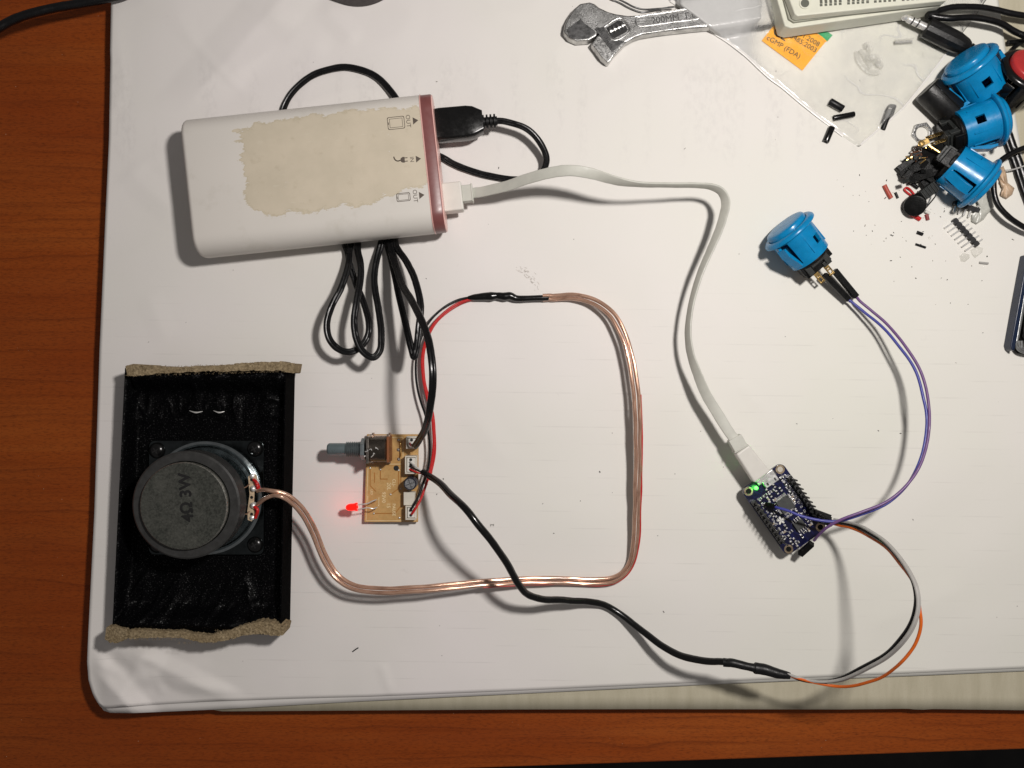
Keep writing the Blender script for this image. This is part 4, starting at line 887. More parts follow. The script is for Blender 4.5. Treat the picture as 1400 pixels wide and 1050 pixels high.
# ------------------------------------------------------------------ arcade push buttons
def make_button(body_m, cap_m, name, label, group, wired=True):
    """axis runs along local +x from the cap towards the switch; rim plane at x = 0"""
    t = thing(name, label, 'button', (0, 0, 0), group=group)
    rb, rr = 10.9, 13.6
    b = MB(); b.lathe([(10.6, -1.6), (11.6, -1.9), (12.9, -1.3), (13.6, -.4), (13.6, .5), (13.1, .9), (rb + .2, .95), (10.9, 1.6)], (0, 0, 0), (1, 0, 0), 64, caps=False); b.build('rim', body_m, t, smooth=50)
    b = MB(); b.lathe([(10.3, -1.5), (10.3, -3.2), (9.9, -3.9), (9.0, -4.2), (7, -4.35), (.01, -4.5)], (0, 0, 0), (1, 0, 0), 64, caps=False); b.build('cap', cap_m, t, smooth=45)
    # barrel with two windows, thick wall
    b = MB(); L0, L1 = .8, 16.5; n = 64; xs = [L0, 1.8, 7.2, 11.4, 14.5, L1]
    def rad(x): return 10.95 - .055 * x
    win = lambda k, i: (i == 2 and (k % 32) in (30, 31, 0, 1)) or (i in (1, 2, 3) and (k % 32) in (13, 14, 15, 16, 17, 18))
    ring = lambda r, x: [Vector((x, r(x) * math.cos(math.tau * k / n), r(x) * math.sin(math.tau * k / n))) for k in range(n)]
    vs = []; 
    for x in xs: vs += ring(rad, x)
    for x in xs: vs += ring(lambda q: rad(q) - 1.5, x)
    fs = []; o2 = len(xs) * n
    for i in range(len(xs) - 1):
        for k in range(n):
            k2 = (k + 1) % n
            if win(k, i):
                A, B_, C_, D_ = i * n + k, i * n + k2, (i + 1) * n + k2, (i + 1) * n + k
                fs += [(A, B_, o2 + B_, o2 + A), (D_, C_, o2 + C_, o2 + D_)]
                if not win((k - 1) % n, i): fs.append((A, D_, o2 + D_, o2 + A))
                if not win(k2, i): fs.append((B_, C_, o2 + C_, o2 + B_))
                if win(k, i - 1): fs.remove((A, B_, o2 + B_, o2 + A))
                if win(k, i + 1): fs.remove((D_, C_, o2 + C_, o2 + D_))
                continue
            fs.append((i * n + k, i * n + k2, (i + 1) * n + k2, (i + 1) * n + k)); fs.append((o2 + i * n + k, o2 + i * n + k2, o2 + (i + 1) * n + k2, o2 + (i + 1) * n + k))
    e = (len(xs) - 1) * n
    for k in range(n): fs.append((e + k, e + (k + 1) % n, o2 + e + (k + 1) % n, o2 + e + k))
    b.add(vs, fs)
    # ribs on the barrel
    for a_ in (58, 122, 238, 302, 20, 160, 200, 340):
        m3 = Matrix.Rotation(R(a_), 3, 'X'); b.box(m3 @ Vector((7.5, 0, 10.55)), (12, .7, .5), m3)
    b.build('barrel', body_m, t, smooth=40)
    # end floor
    b = MB(); b.lathe([(9.5, 15.2), (9.5, 15.9), (.01, 15.9)], (0, 0, 0), (1, 0, 0), 48); b.build('barrel_floor', body_m, t)
    # two side clips
    for s_ in (-1, 1):
        b = MB(); prof = [(15.0, 9.4), (15.4, 10.4), (7.0, 13.6), (3.4, 13.4), (3.0, 12.2), (6.0, 11.8), (13, 9.8)]
        vs = [Vector((x, w_, s_ * z)) for w_ in (-2.3, 2.3) for x, z in prof]; n_ = len(prof)
        b.add(vs, [tuple(range(n_))[::-1], tuple(range(n_, 2 * n_))] + [(i, (i + 1) % n_, n_ + (i + 1) % n_, n_ + i) for i in range(n_)])
        for z_ in (13.3, 12.6): b.box((3.1, 0, s_ * z_), (.7, 4.6, .3))
        b.build('clip', body_m, t, bevel=.25)
    # switch
    RS = Matrix.Rotation(R(-52), 3, 'X')
    def bx(b, c, size): return b.box(RS @ Vector(c), size, RS)
    b = MB(); b.lathe([(8.6, 15.9), (8.8, 17.8), (8.0, 18.6), (.01, 18.6)], (0, 0, 0), (1, 0, 0), 32); bx(b, (19.0, 0, 0), (5.4, 16.4, 8.4)); bx(b, (22.4, -1, 0), (2.8, 13.6, 7.4)); sw_ = b.build('switch', black_mould, t, bevel=.35)
    b = MB()
    for y_ in (-5.2, 4.6): bx(b, (20.2, y_, 1.2), (5.4, 3.0, 8.6))
    bx(b, (19.2, 0, 1.0), (2.2, 7.0, 9.6)); bx(b, (23.0, 3.6, 1.0), (2.6, 4.4, 7.2))
    b.build('switch_block', grey_mould, sw_, bevel=.3)
    for y_ in (-2.9, 2.9):
        b = MB(); bx(b, (25.0, y_, .6), (3.2, 2.6, .6))
        for q_ in (-.95, .95): bx(b, (28.0, y_ + q_, .6), (4.0, .7, .55))
        bx(b, (30.2, y_, .6), (1.0, 2.6, .6)); bx(b, (27.4, y_, .6), (.8, 1.4, .5))
        b.build('terminal', gold, t, bevel=.1)
    return t
def place(t, px, py, h, dirpx, tilt, spin):
    """put the rim centre at a pixel and height; dirpx = image direction of the +x axis, tilt = degrees it points down"""
    p = P(px, py, h); d = Vector((dirpx[0], -dirpx[1], 0)).normalized(); d = d * math.cos(R(tilt)) + Vector((0, 0, -math.sin(R(tilt))))
    m = basis(d) @ Matrix.Rotation(R(spin), 3, 'X')
    t.location = p * S; t.rotation_euler = m.to_euler(); t['_m'] = 0; del t['_m']
    return Matrix.Translation(p) @ m.to_4x4()
GB = 'blue arcade buttons'
b1 = make_button(blue_plastic, blue_plastic, 'arcade_button', 'single blue arcade push button lying alone, wired with blue and purple jumper leads', GB)
b2 = copy_tree(b1); b2['label'] = 'topmost blue arcade button of the pile, its cap facing the audio jack plug'
b3 = copy_tree(b1); b3['label'] = 'middle blue arcade button of the pile with brass terminals pointing at the hex nut'
b4 = copy_tree(b1); b4['label'] = 'lowest blue arcade button of the pile, above the two pin headers'
M1 = place(b1, 1079, 316.5, 13.6, (.68, .733), 9, 62)
place(b2, 1325, 88, 17, (.70, .71), 16, 114)
place(b3, 1359, 163.5, 14, (-.95, .31), 12, 97)
place(b4, 1338.5, 251, 15, (-.79, -.62), 8, 130)
rbm = make_button(black_gloss, red_plastic, 'arcade_button', 'red capped black push button cut off by the right edge of the photo', None)
rbm['category'] = 'button'
place(rbm, 1405, 97, 22, (-.35, .9), 62, 30)

# jumper wires from the button to the breakout board
def world(M, x, y, z): return M @ Vector((x, y, z))
bj = thing('jumper_wire', 'blue jumper wire from the lone arcade button to the middle of the blue board', 'wire', P(1250, 480, 0))
pj = thing('jumper_wire', 'purple jumper wire from the lone arcade button to the near end of the blue board', 'wire', P(1268, 560, 0))
for t_, start, endpx, h1 in ((bj, P(1126.5, 375.5, 7.6), (1159.5, 410, 5.0), 5.5), (pj, P(1140.5, 369.5, 8.4), (1170.5, 406, 6.6), 7.5)):
    e_ = P(*endpx); dd = (e_ - start).normalized(); housing(t_, start, e_, 2.7)
bp = [(1158.5, 408.5, 5.0), (1166, 415, 6), (1182, 427, 8), (1204, 445, 12), (1228, 472, 17), (1250, 505, 22), (1263, 545, 26), (1267, 585, 29), (1258, 630, 31), (1238, 665, 31), (1212, 689, 30), (1180, 703, 28), (1150, 711.5, 26), (1125, 712.5, 24), (1098, 706, 21.5), (1078, 698, 19), (1064, 694.5, 16.5), (1056, 692.5, 14)]
pp = [(1169, 404, 6.6), (1174, 411, 8), (1190, 424, 10), (1210, 441, 13), (1234, 468, 18), (1256, 503, 23), (1268.5, 545, 27), (1270.5, 585, 30), (1261, 629, 32), (1241, 662, 33), (1213, 686, 33), (1180, 699.5, 32), (1150, 710, 30), (1132, 720, 27), (1120, 731, 22), (1113, 739, 17.5)]
b = MB(); b.tube(bp, .68, n=12); b.build('wire', blue_wire, bj)
b = MB(); b.tube(pp, .68, n=12); b.build('wire', purple_wire, pj)
housing(pj, P(1110, 743, 15.5), P(1094, 757.5, 9.5), 2.6); 
housing(bj, P(1060, 693, 15.4), P(1048, 689.5, 12), 2.3)

# ------------------------------------------------------------------ pile of small parts
kn = thing('knob', 'black ribbed cylindrical knob lying on its side beside the topmost blue button', 'knob', P(1282, 135, 0))
a_ = P(1267, 121, 7.2); c_ = P(1303, 156, 7.2); d_ = c_ - a_; L = d_.length
def rough_black(): return mat('dusty_black_rubber', (.006, .006, .006), .38, var=.3, spec=.4, bump=.3, bs=1500, dirt=.2)
b = MB(); b.lathe([(4.2, .3), (6.3, 0), (6.9, .7), (7.0, 2), (7.0, L - .8), (6.5, L), (3, L)], a_, d_, 40); b.build('knob_body', rough_black(), kn)
b = MB(); m3 = basis(d_); b.box(a_ + m3 @ Vector((L * .5, 0, 7.0)), (L * .9, .5, .25), m3); b.build('pointer_ridge', black_gloss, kn)
def hexring(name, label, px, py, h, ro, ri, th, tilt=(0, 0, 0)):
    q = P(px, py, h); m3 = Matrix.Rotation(tilt[2], 3, 'Z') @ Matrix.Rotation(tilt[0], 3, 'X')
    t = NT('x'); bpy.data.materials.remove(t.m)
    b = MB(); n = 48; pts = []
    vs = []; fs = []
    for z_, off in ((0, 0), (th, 0)):
        for k in range(n):
            a_ = math.tau * k / n; kk = (a_ % (math.pi / 3)) - math.pi / 6; rr_ = ro * math.cos(math.pi / 6) / math.cos(kk)
            vs.append(q + m3 @ Vector((rr_ * math.cos(a_), rr_ * math.sin(a_), z_)))
        for k in range(n): a_ = math.tau * k / n; vs.append(q + m3 @ Vector((ri * math.cos(a_), ri * math.sin(a_), z_)))
    for k in range(n):
        k2 = (k + 1) % n
        fs += [(k, k2, n + k2, n + k), (2 * n + k, 2 * n + k2, 3 * n + k2, 3 * n + k), (k, k2, 2 * n + k2, 2 * n + k), (n + k, n + k2, 3 * n + k2, 3 * n + k)]
    b.add(vs, fs); o = b.build(name, steel, None, smooth=25, bevel=.25); return tag(o, label, 'nut')
hexring('hex_nut', 'thin steel hex nut lying beside the pile of blue buttons', 1259, 182.5, .2, 5.5, 3.3, 1.7, (R(8), 0, R(12)))
# loose dupont plugs and terminals heaped between the buttons
heap = thing('connector_bundle', 'heap of black connector plugs between the hex nut and the blue buttons', 'connector', P(1245, 225, 0))
rnd = random.Random(11)
extra = [(rnd.uniform(1232, 1290), rnd.uniform(214, 250), rnd.uniform(2, 9)) for _ in range(16)]
for x_, y_, h_ in extra:
    a_ = rnd.uniform(-.9, .3); l_ = rnd.uniform(7, 17); housing(heap, P(x_, y_, h_), P(x_ + l_ * math.cos(a_), y_ + l_ * math.sin(a_), h_ + rnd.uniform(-1, 3)), rnd.uniform(1.6, 3.4), 'plug', rnd.choice((black_mould, black_soft, grey_mould)))
for x_, y_, h_ in [(rnd.uniform(1236, 1280), rnd.uniform(202, 244), rnd.uniform(5, 10)) for _ in range(12)]:
    a_ = rnd.uniform(-1.2, .6); b = MB(); p0_ = P(x_, y_, h_); p1_ = P(x_ + 10 * math.cos(a_), y_ + 10 * math.sin(a_), h_ + rnd.uniform(-1, 2)); b.box((p0_ + p1_) / 2, ((p1_ - p0_).length, .6, .6), basis(p1_ - p0_)); b.build('loose_pin', rnd.choice((gold, dark_steel, pin_m)), heap, bevel=.1)
for (x0, y0, h0, x1, y1, h1, w_) in ((1228, 232, 3, 1252, 214, 6, 3.6), (1231, 239, 3, 1262, 226, 8, 4.2), (1243, 246, 3, 1276, 236, 9, 5.0), (1254, 224, 4, 1288, 214, 11, 6.0), (1262, 210, 6, 1291, 204, 12, 6.5), (1256, 232, 4, 1296, 222, 10, 9.0), (1268, 247, 5, 1290, 222, 9, 8.0), (1236, 222, 2, 1256, 207, 5, 3.0), (1262, 254, 2.5, 1283, 240, 6, 6), (1226, 229, 1.6, 1240, 240, 4, 3.2)):
    housing(heap, P(x0, y0, h0), P(x1, y1, h1), w_ * .8, 'plug')
for (x0, y0, h0, x1, y1) in ((1246, 212, 5, 1263, 207), (1247, 217, 5.5, 1265, 213), (1249, 207, 5, 1258, 200), (1252, 221, 6, 1268, 217)):
    b = MB(); a_ = P(x0, y0, h0); c_ = P(x1, y1, h0 + 3); m3 = basis(c_ - a_); L_ = (c_ - a_).length
    for s_ in (-1, 1): b.box((a_ + c_) / 2 + m3 @ Vector((0, s_ * .8, 0)), (L_, .5, .5), m3)
    b.box(a_, (.6, 2.1, .5), m3); b.build('terminal', mat('tarnished_copper', (.20, .09, .05), .35, .9, var=.3), heap, bevel=.1)
for (x0, y0, h0, x1, y1) in ((1259, 197, 9, 1270, 192),):
    b = MB(); a_ = P(x0, y0, h0); c_ = P(x1, y1, h0 + .5); m3 = basis(c_ - a_); L_ = (c_ - a_).length
    b.box((a_ + c_) / 2, (L_, 2.6, .5), m3); b.ring(a_ + Vector((0, 0, .3)), .7, 1.7, .5); b.build('brass_terminal', gold, heap, bevel=.1)
# round switch base with ridged block
rs = thing('switch_base', 'small round black switch base with a grey ridged block, lying among red wire scraps', 'switch', P(1252, 280, 0))
q = P(1251, 281, 6); d3 = Vector((-.45, -.35, .82)).normalized()
b = MB(); b.lathe([(4.6, -5.0), (5.2, -3.5), (5.3, 0), (5.0, 1.1), (4.4, 1.3), (.01, 1.0)], q, d3, 32, caps=False); b.build('round_base', black_mould, rs)
b = MB(); m3 = basis(Vector((P(1278, 255, 7) - P(1258, 270, 7)))); q = P(1268, 262, 8)
b.box(q, (8.6, 5.2, 5.5), m3); rb_ = b.build('ridged_block', grey_mould, rs, bevel=.3)
for k in range(5):
    b = MB(); b.box(q + m3 @ Vector((-3.4 + k * 1.7, 0, 2.9)), (.8, 5.0, .7), m3); b.build('ridge', grey_mould, rb_, bevel=.15)
b = MB(); b.tube([(1282, 262, 9), (1279, 268, 8), (1272, 277, 5), (1266, 284, 2)], .35, n=8); b.build('spring_wire', dark_steel, rs)

def scrap(name, label, cat, pts, r, m_, group=None, hollow=False):
    b = MB(); b.tube(pts, r, n=12, step=5); 
    o = b.build(name, [m_, black_ink]); tag(o, label, cat, group)
    if hollow:
        # recessed dark mouth
        me = o.data
        for p in me.polygons:
            if len(p.vertices) > 4: p.material_index = 1
    return o
GS = 'cut scraps of wire insulation'
scrap('insulation_scrap', 'orange-red tube of wire insulation, leftmost scrap beside the button pile', 'scrap', [(1209, 253, 1.1), (1213, 261, 1.1), (1218.5, 271, 1.1)], 1.05, mat('faded_red_insulation', (.40, .06, .035), .5), GS, True)
scrap('insulation_scrap', 'short black scrap right beside the orange-red tube of insulation', 'scrap', [(1224, 263, .6), (1227.5, 271, .6)], .65, black_soft, GS)
scrap('insulation_scrap', 'black tube scrap sticking out from under the heap of connector plugs', 'scrap', [(1241, 247, 1), (1255, 257, 1)], .95, black_soft, GS, True)
scrap('insulation_scrap', 'looped red wire scrap just above the round switch base', 'scrap', [(1247, 268, 1), (1240, 263, 1), (1236.5, 259, 1.2), (1239, 256.5, 1.4), (1244, 259, 1.2), (1250, 266, 1)], .5, red_wire, GS)
scrap('insulation_scrap', 'bright red tube scrap under the round switch base', 'scrap', [(1244, 291, 1), (1250, 295, 1), (1258, 300, 1)], 1.1, red_wire, GS, True)
scrap('insulation_scrap', 'dull red scrap standing under the small white offcut', 'scrap', [(1266.5, 293, .8), (1268.5, 301, .8)], .9, mat('dark_red_insulation', (.22, .03, .03), .5), GS)
scrap('insulation_scrap', 'white offcut just right of the round switch base', 'scrap', [(1265, 288.5, 1.6), (1271, 292, 1.6)], .8, white_plastic, GS)
scrap('insulation_scrap', 'short thick black scrap left of the long pin header', 'scrap', [(1253.5, 317.5, .8), (1261.5, 320.5, .8)], .85, black_soft, GS)
scrap('insulation_scrap', 'long thin black scrap, lowest of the black scraps by the pin header', 'scrap', [(1251.5, 333.8, .6), (1265.5, 338.5, .6)], .6, black_soft, GS)
scrap('insulation_scrap', 'pale grey straight offcut right of the clear glue chips', 'scrap', [(1339, 359, .6), (1351, 360.2, .6)], .55, grey_wire, GS)
# glue chips
def glue_mat(name, c, al=.35):
    t = NT(name); v = t.coord(); n1 = t.noise(v, 500, 4, .6)
    t.base(Base_Color=c, Roughness=.3, Transmission_Weight=.55, IOR=1.35, Subsurface_Weight=.0)
    t.bump(n1, .4, .0006); return t.m
clear_g = film_m; milky_g = mat('milky_glue', (.50, .50, .45), .3, var=.12, bump=.4, bs=500); peach_g = mat('peach_glue', (.50, .36, .24), .45, var=.25, bump=.4, bs=500)
def blob(name, label, cat, poly, h, m_, amp=.6, seed=1, group=None, base=.1):
    cx0 = sum(p[0] for p in poly) / len(poly); cy0 = sum(p[1] for p in poly) / len(poly); b = MB(); vs = []; fs = []
    out = []
    for i in range(len(poly)):
        a_, c_ = Vector(poly[i]), Vector(poly[(i + 1) % len(poly)]); out += [a_.lerp(c_, k / 4) for k in range(4)]
    n = len(out); rings = [(1, 0.), (1.01, .35), (.9, .8), (.62, .98), (.3, 1.)]
    for f, z in rings:
        for i, p_ in enumerate(out):
            x = cx0 + (p_.x - cx0) * f; y = cy0 + (p_.y - cy0) * f
            nz = noise.noise(Vector((x * .25, y * .25, seed))) * amp * (z > .5)
            vs.append(P(x, y, base + max(.05, h * z + nz)))
    vs.append(P(cx0, cy0, base + h)); 
    for r_i in range(len(rings) - 1):
        for i in range(n): fs.append((r_i * n + i, r_i * n + (i + 1) % n, (r_i + 1) * n + (i + 1) % n, (r_i + 1) * n + i))
    for i in range(n): fs.append(((len(rings) - 1) * n + i, (len(rings) - 1) * n + (i + 1) % n, len(vs) - 1))
    fs.append(tuple(range(n))[::-1])
    b.add(vs, fs); o = b.build(name, m_, smooth=60); return tag(o, label, cat, group)
blob('glue_blob', 'large milky lump of hot glue beside the short pin header', 'glue', [(1330, 262), (1345, 252), (1358, 262), (1359, 283), (1350, 293), (1345, 300), (1335, 306.5), (1328, 303), (1328, 294), (1338, 288), (1336, 276)], 3.2, milky_g, .9, 3)
blob('glue_blob', 'peach coloured flaky lump of dried glue inside the ring of black cable', 'glue', [(1364, 232), (1372, 227), (1376, 238), (1378, 250), (1387, 257), (1384, 266), (1376, 272), (1368, 268), (1370, 258), (1366, 246)], 3.4, peach_g, 1.6, 5)
blob('glue_chip', 'larger clear glue chip at the end of the long pin header', 'glue', [(1327, 342), (1337, 337), (1344, 339), (1343, 345), (1338, 349), (1333, 352.5), (1329, 348)], 1.0, clear_g, .5, 7)
blob('glue_chip', 'smaller greyish glue chip below the long pin header', 'glue', [(1312, 350), (1317, 345.5), (1325, 348), (1325.5, 353), (1319, 358), (1314, 357)], 1.1, clear_g, .4, 9)
blob('glue_chip', 'tiny grey glue crumb beside the thick black scrap', 'glue', [(1268, 324), (1271, 323), (1272.5, 326), (1270, 327.5)], .7, clear_g, .2, 2)
# pin headers
def header(label, p0, p1, n, pdir, plen, qlen, h=1.35):
    a_ = P(*p0, h); c_ = P(*p1, h); t = thing('pin_header', label, 'pin header', P((p0[0] + p1[0]) / 2, (p0[1] + p1[1]) / 2, 0)); m3 = basis(c_ - a_); L_ = (c_ - a_).length / n
    pd = Vector((pdir[0], -pdir[1], 0)).normalized()
    b = MB()
    for k in range(n): b.prism([(-L_ / 2, -.8), (-L_ * .36, -1.25), (L_ * .36, -1.25), (L_ / 2, -.8), (L_ / 2, .8), (L_ * .36, 1.25), (-L_ * .36, 1.25), (-L_ / 2, .8)], -1.2, 1.25, m3, a_ + m3 @ Vector((L_ * (k + .5), 0, 0)))
    b.build('strip', mat('header_strip_black', (.02, .02, .021), .45, var=.2), t, bevel=.1)
    for k in range(n):
        q = a_ + m3 @ Vector((L_ * (k + .5), 0, 0)); b = MB(); m4 = basis(pd); b.box(q + pd * (plen - qlen) / 2, (plen + qlen, .8, .8), m4); b.build('pin', tin, t, bevel=.12)
    return t
header('long black pin header with seven pale pins, lying below the pile of buttons', (1303, 300), (1336, 336), 7, (-.83, .56), 6.2, 4.2)
header('short black pin header standing half under the lowest blue button', (1304, 277), (1338, 289), 5, (-.3, .95), 4.6, 2.5, 2.2)

# black cable ring and straight cable at the right edge
cr = thing('cable_loop', 'black cable curling in from the right edge round the peach glue lump', 'cable', P(1365, 250, 0))
b = MB(); b.tube([(1418, 196, 9), (1402, 202, 9), (1384, 209, 9), (1368, 220, 9), (1360, 237, 9), (1358.5, 256, 9), (1363, 277, 9), (1376, 294, 9), (1393, 306, 8), (1415, 318, 7)], 1.35, n=14); b.build('cord', black_rubber, cr)
o = MB(); o.tube([(1366, 150, 2), (1372, 172, 1.8), (1380, 196, 1.8), (1390, 222, 1.8), (1398, 248, 1.8), (1410, 280, 1.8)], 1.6, 'fig8'); tag(o.build('cable', black_rubber), 'straight black cable passing behind the middle blue button', 'cable')
o = MB(); o.tube([(1374, 233, 3.6), (1384, 232, 4), (1394, 229, 4), (1408, 224, 4)], .4, n=8); tag(o.build('wire', tin), 'thin bare wire over the peach glue lump at the right edge', 'wire')

# 3.5 mm jack plug with its cables
jk = thing('audio_jack', 'black audio jack plug with a ringed metal tip pointing at the plastic bag', 'plug', P(1290, 48, 0))
a_ = P(1232.5, 21.5, 7); c_ = P(1266, 37.5, 7); d_ = c_ - a_; L = d_.length
b = MB(); b.lathe([(.4, 0), (1.3, .7), (1.75, 1.8), (1.25, 3.0), (1.75, 3.6), (1.75, 5.2), (1.75, L)], a_, d_, 28); b.build('metal_tip', tin, jk)
for x in (5.6, 8.6): 
    b = MB(); b.lathe([(1.78, x), (1.8, x + .1), (1.8, x + .6), (1.78, x + .7)], a_, d_, 28, caps=False); b.build('ring_band', black_ink, jk)
e_ = P(1332, 70, 7); d2 = e_ - c_; L2 = d2.length
b = MB(); b.lathe([(3.2, -.4), (4.9, 0), (5.0, 1), (5.0, L2 * .45), (4.9, L2 * .62), (4.0, L2 * .8), (3.2, L2 * .86)], c_, d2, 14); b.build('plug_body', rough_black(), jk, smooth=20)
b = MB(); b.lathe([(2.1, L2 * .84)] + [(q_, L2 * .84 + x) for k in range(4) for q_, x in ((2.9, k * 1.5 + .1), (2.9, k * 1.5 + .8), (2.0, k * 1.5 + .85), (2.0, k * 1.5 + 1.45))], c_, d2, 16); b.build('strain_relief', black_soft, jk)
b = MB(); b.tube([(1334, 71, 7), (1352, 77, 4), (1376, 78, 2), (1405, 70, 2)], 1.2, n=12); b.build('cord', black_rubber, jk)
tw_ = thing('cable', 'folded black cable above the audio jack plug, running off the right edge', 'cable', P(1330, 18, 0))
b = MB(); b.tube([(1270, 21, 8), (1282, 23.5, 9), (1297, 24.5, 10), (1316, 24, 10), (1336, 24, 10), (1354, 27, 10), (1370, 33, 9), (1386, 42, 8), (1402, 49.5, 8), (1420, 58, 8)], 1.55, n=14); b.build('cord', black_rubber, tw_)
b = MB(); b.tube([(1271, 20, 8), (1280, 15.5, 8), (1296, 10.5, 8), (1314, 9, 8), (1334, 9.5, 7.5), (1360, 13.5, 7), (1385, 19, 7), (1420, 24, 7)], 1.5, n=14); b.build('cord', black_rubber, tw_)
b = MB(); b.tube([(1267, 21, 8), (1273, 20.5, 8), (1279, 20.5, 8)], 2.0, n=12); b.build('cable_tie', black_soft, tw_)
o = MB(); o.tube([(1378, 58, 1.6), (1390, 57, 1.6), (1410, 56, 1.6)], 1.3, n=12); o.tube([(1378, 82, 1.6), (1386, 66, 1.6), (1396, 58, 1.6)], 1.1, n=10); tag(o.build('cable', black_rubber), 'dark strands laid as the shadow of the folded cable, towards the red button', 'cable')  # dark strands stand in for the shadow cast by the folded cable

# dark device at the right edge
ph = thing('multi_tool', 'dark navy and grey folded tool cut off by the right edge of the photo', 'tool', P(1392, 420, 0))
navy = mat('navy_enamel', (.006, .014, .04), .3, var=.15); gr = mat('tool_grey_steel', (.30, .31, .31), .35, .7, var=.15)
b = MB(); b.pxprism([(1405, 345), (1384, 470), (1385, 478), (1391, 483), (1420, 486), (1428, 350)], .3, 2.2); b.build('liner', black_gloss, ph, bevel=.3)
b = MB(); b.pxprism([(1405, 347), (1382, 472), (1383.5, 478), (1387, 480), (1389, 472), (1410, 350)], .6, 6.5); b.build('handle', navy, ph, bevel=.5, seg=3)
b = MB(); b.pxprism([(1409, 352), (1389, 468), (1391, 470), (1394, 462), (1413, 354)], .6, 5.6); b.build('steel_spine', gr, ph, bevel=.4)
for k, (r0, w_) in enumerate(((10, 2.2), (7, 2.0), (3.5, 2.2))):
    b = MB(); b.tube([(1399 - r0 + 1, 466, 5.6 - k), (1399 - r0 + 1.5, 474 - k, 5.6 - k), (1399 - r0 * .45, 480 - k * 2.5, 5.6 - k), (1404, 483 - k * 3, 5.6 - k), (1414, 483 - k * 3, 5.6 - k)], .7, n=10); b.build('blade_ring', gr, ph)
b = MB(); b.pxprism([(1412, 360), (1398, 460), (1400, 464), (1416, 464), (1420, 360)], .6, 4.0); b.build('inner_frame', black_gloss, ph, bevel=.3)
# ------------------------------------------------------------------ adjustable wrench
def w8(x, y): return (740 + x / 4.375, y / 4.375)
wr = thing('adjustable_wrench', 'small chrome adjustable wrench at the top, its handle under the plastic bag', 'wrench', P(860, 25, 0))
def chrome_rough():
    t = NT('sandblasted_chrome'); v = t.coord(); n1 = t.noise(v, 1600, 4, .7); n2 = t.noise(v, 200, 4, .6)
    t.base(Base_Color=t.mix(t.ramp(n2, .35, .7), (.62, .62, .61), (.30, .30, .29)), Metallic=1., Roughness=t.ramp(n1, .3, .7, .2, .42)); t.bump(n1, .4, .0003); return t.m
rc = chrome_rough()
b = MB()
b.pxprism([w8(*p) for p in ((132, 190), (142, 140), (165, 95), (195, 52), (232, 20), (290, 10), (322, 22), (345, 42), (400, 68), (450, 82), (520, 92), (600, 88), (800, 58), (945, 25), (1300, -35), (1320, 110), (1065, 155), (900, 170), (700, 193), (600, 210), (560, 225), (505, 255), (440, 262), (400, 215), (340, 190), (335, 214), (290, 240), (210, 246), (165, 228))], .8, 6.2)
b.build('body', rc, wr, bevel=.9, seg=3)
b = MB(); b.pxprism([w8(*p) for p in ((150, 178), (236, 112), (262, 140), (300, 168), (320, 185), (322, 205), (285, 232), (212, 238), (168, 222))], 5.9, 6.42); b.build('fixed_jaw_face', dark_steel, wr, bevel=.25)
b = MB(); b.pxprism([w8(*p) for p in ((345, 205), (300, 262), (330, 300), (360, 342), (395, 372), (408, 368), (440, 322), (510, 252), (498, 244), (470, 262), (432, 300), (400, 258))], .8, 6.4); b.build('moving_jaw', steel, wr, bevel=.5)
b = MB(); b.pxprism([w8(*p) for p in ((318, 170), (345, 205), (425, 312), (500, 245), (450, 240), (395, 195), (370, 160))], 5.6, 6.65); jf = b.build('jaw_slide', dark_steel, wr, bevel=.2)
b = MB()
for k in range(13):
    f = k / 12; x, y = 322 + f * 86, 158 + f * 118; q = P(*w8(x, y), 6.7); L_ = 1.9 if k % 4 == 0 else 1.1
    m3 = Matrix.Rotation(R(35), 3, 'Z'); b.box(q + m3 @ Vector((L_ / 2, 0, 0)), (L_, .22, .06), m3)
b.build('scale_marks', black_ink, wr, smooth=0)
text('mm', 2.3, P(*w8(352, 182), 6.72), -52, black_ink, 'lettering', wr, .02); text('10', 2.4, P(*w8(398, 235), 6.72), -52, black_ink, 'lettering', wr, .02)
b = MB(); b.pxprism([w8(*p) for p in ((388, 168), (462, 120), (484, 126), (518, 176), (510, 190), (440, 228), (420, 220))], 6.1, 6.35); b.build('adjuster_recess', black_ink, wr)
b = MB(); fr_p = [w8(*p) for p in ((376, 163), (460, 108), (488, 114), (528, 176), (518, 196), (440, 240), (412, 228), (386, 188), (376, 163))]
b.tube([(x, y, 6.35) for x, y in fr_p], .5, n=8, step=5); b.build('adjuster_frame', rc, wr)
a_ = P(*w8(402, 196), 5.3); c_ = P(*w8(502, 150), 5.3); d_ = c_ - a_; L = d_.length; pr = [(1.2, 0)]; x = .4
for k in range(4): pr += [(2.3, x), (2.3, x + .8), (1.2, x + .85), (1.2, x + L / 4 - .35)]; x += L / 4 - .12
b = MB(); b.lathe(pr, a_, d_, 24); b.build('knurled_adjuster', steel, wr)
# raised border of the handle and embossed lettering
b = MB()
bd = [w8(*p) for p in ((960, 40), (800, 68), (600, 97), (572, 108), (562, 130), (578, 152), (610, 156), (800, 133), (1010, 104), (1180, 80))]
b.tube([(x, y, 6.2) for x, y in bd], .42, n=8); b.tube([(*w8(*p), 6.2) for p in ((560, 100), (800, 62), (1000, 28))], .3, n=8); b.tube([(*w8(*p), 6.2) for p in ((600, 200), (800, 172), (1050, 140))], .35, n=8)
b.build('handle_border', rc, wr)
text('200MM', 4.6, P(*w8(742, 115), 6.28), 8, dark_steel, 'lettering', wr, .12, space=1.0)
text('F.DS', 4.6, P(*w8(912, 90), 6.28), 9, dark_steel, 'lettering', wr, .12)

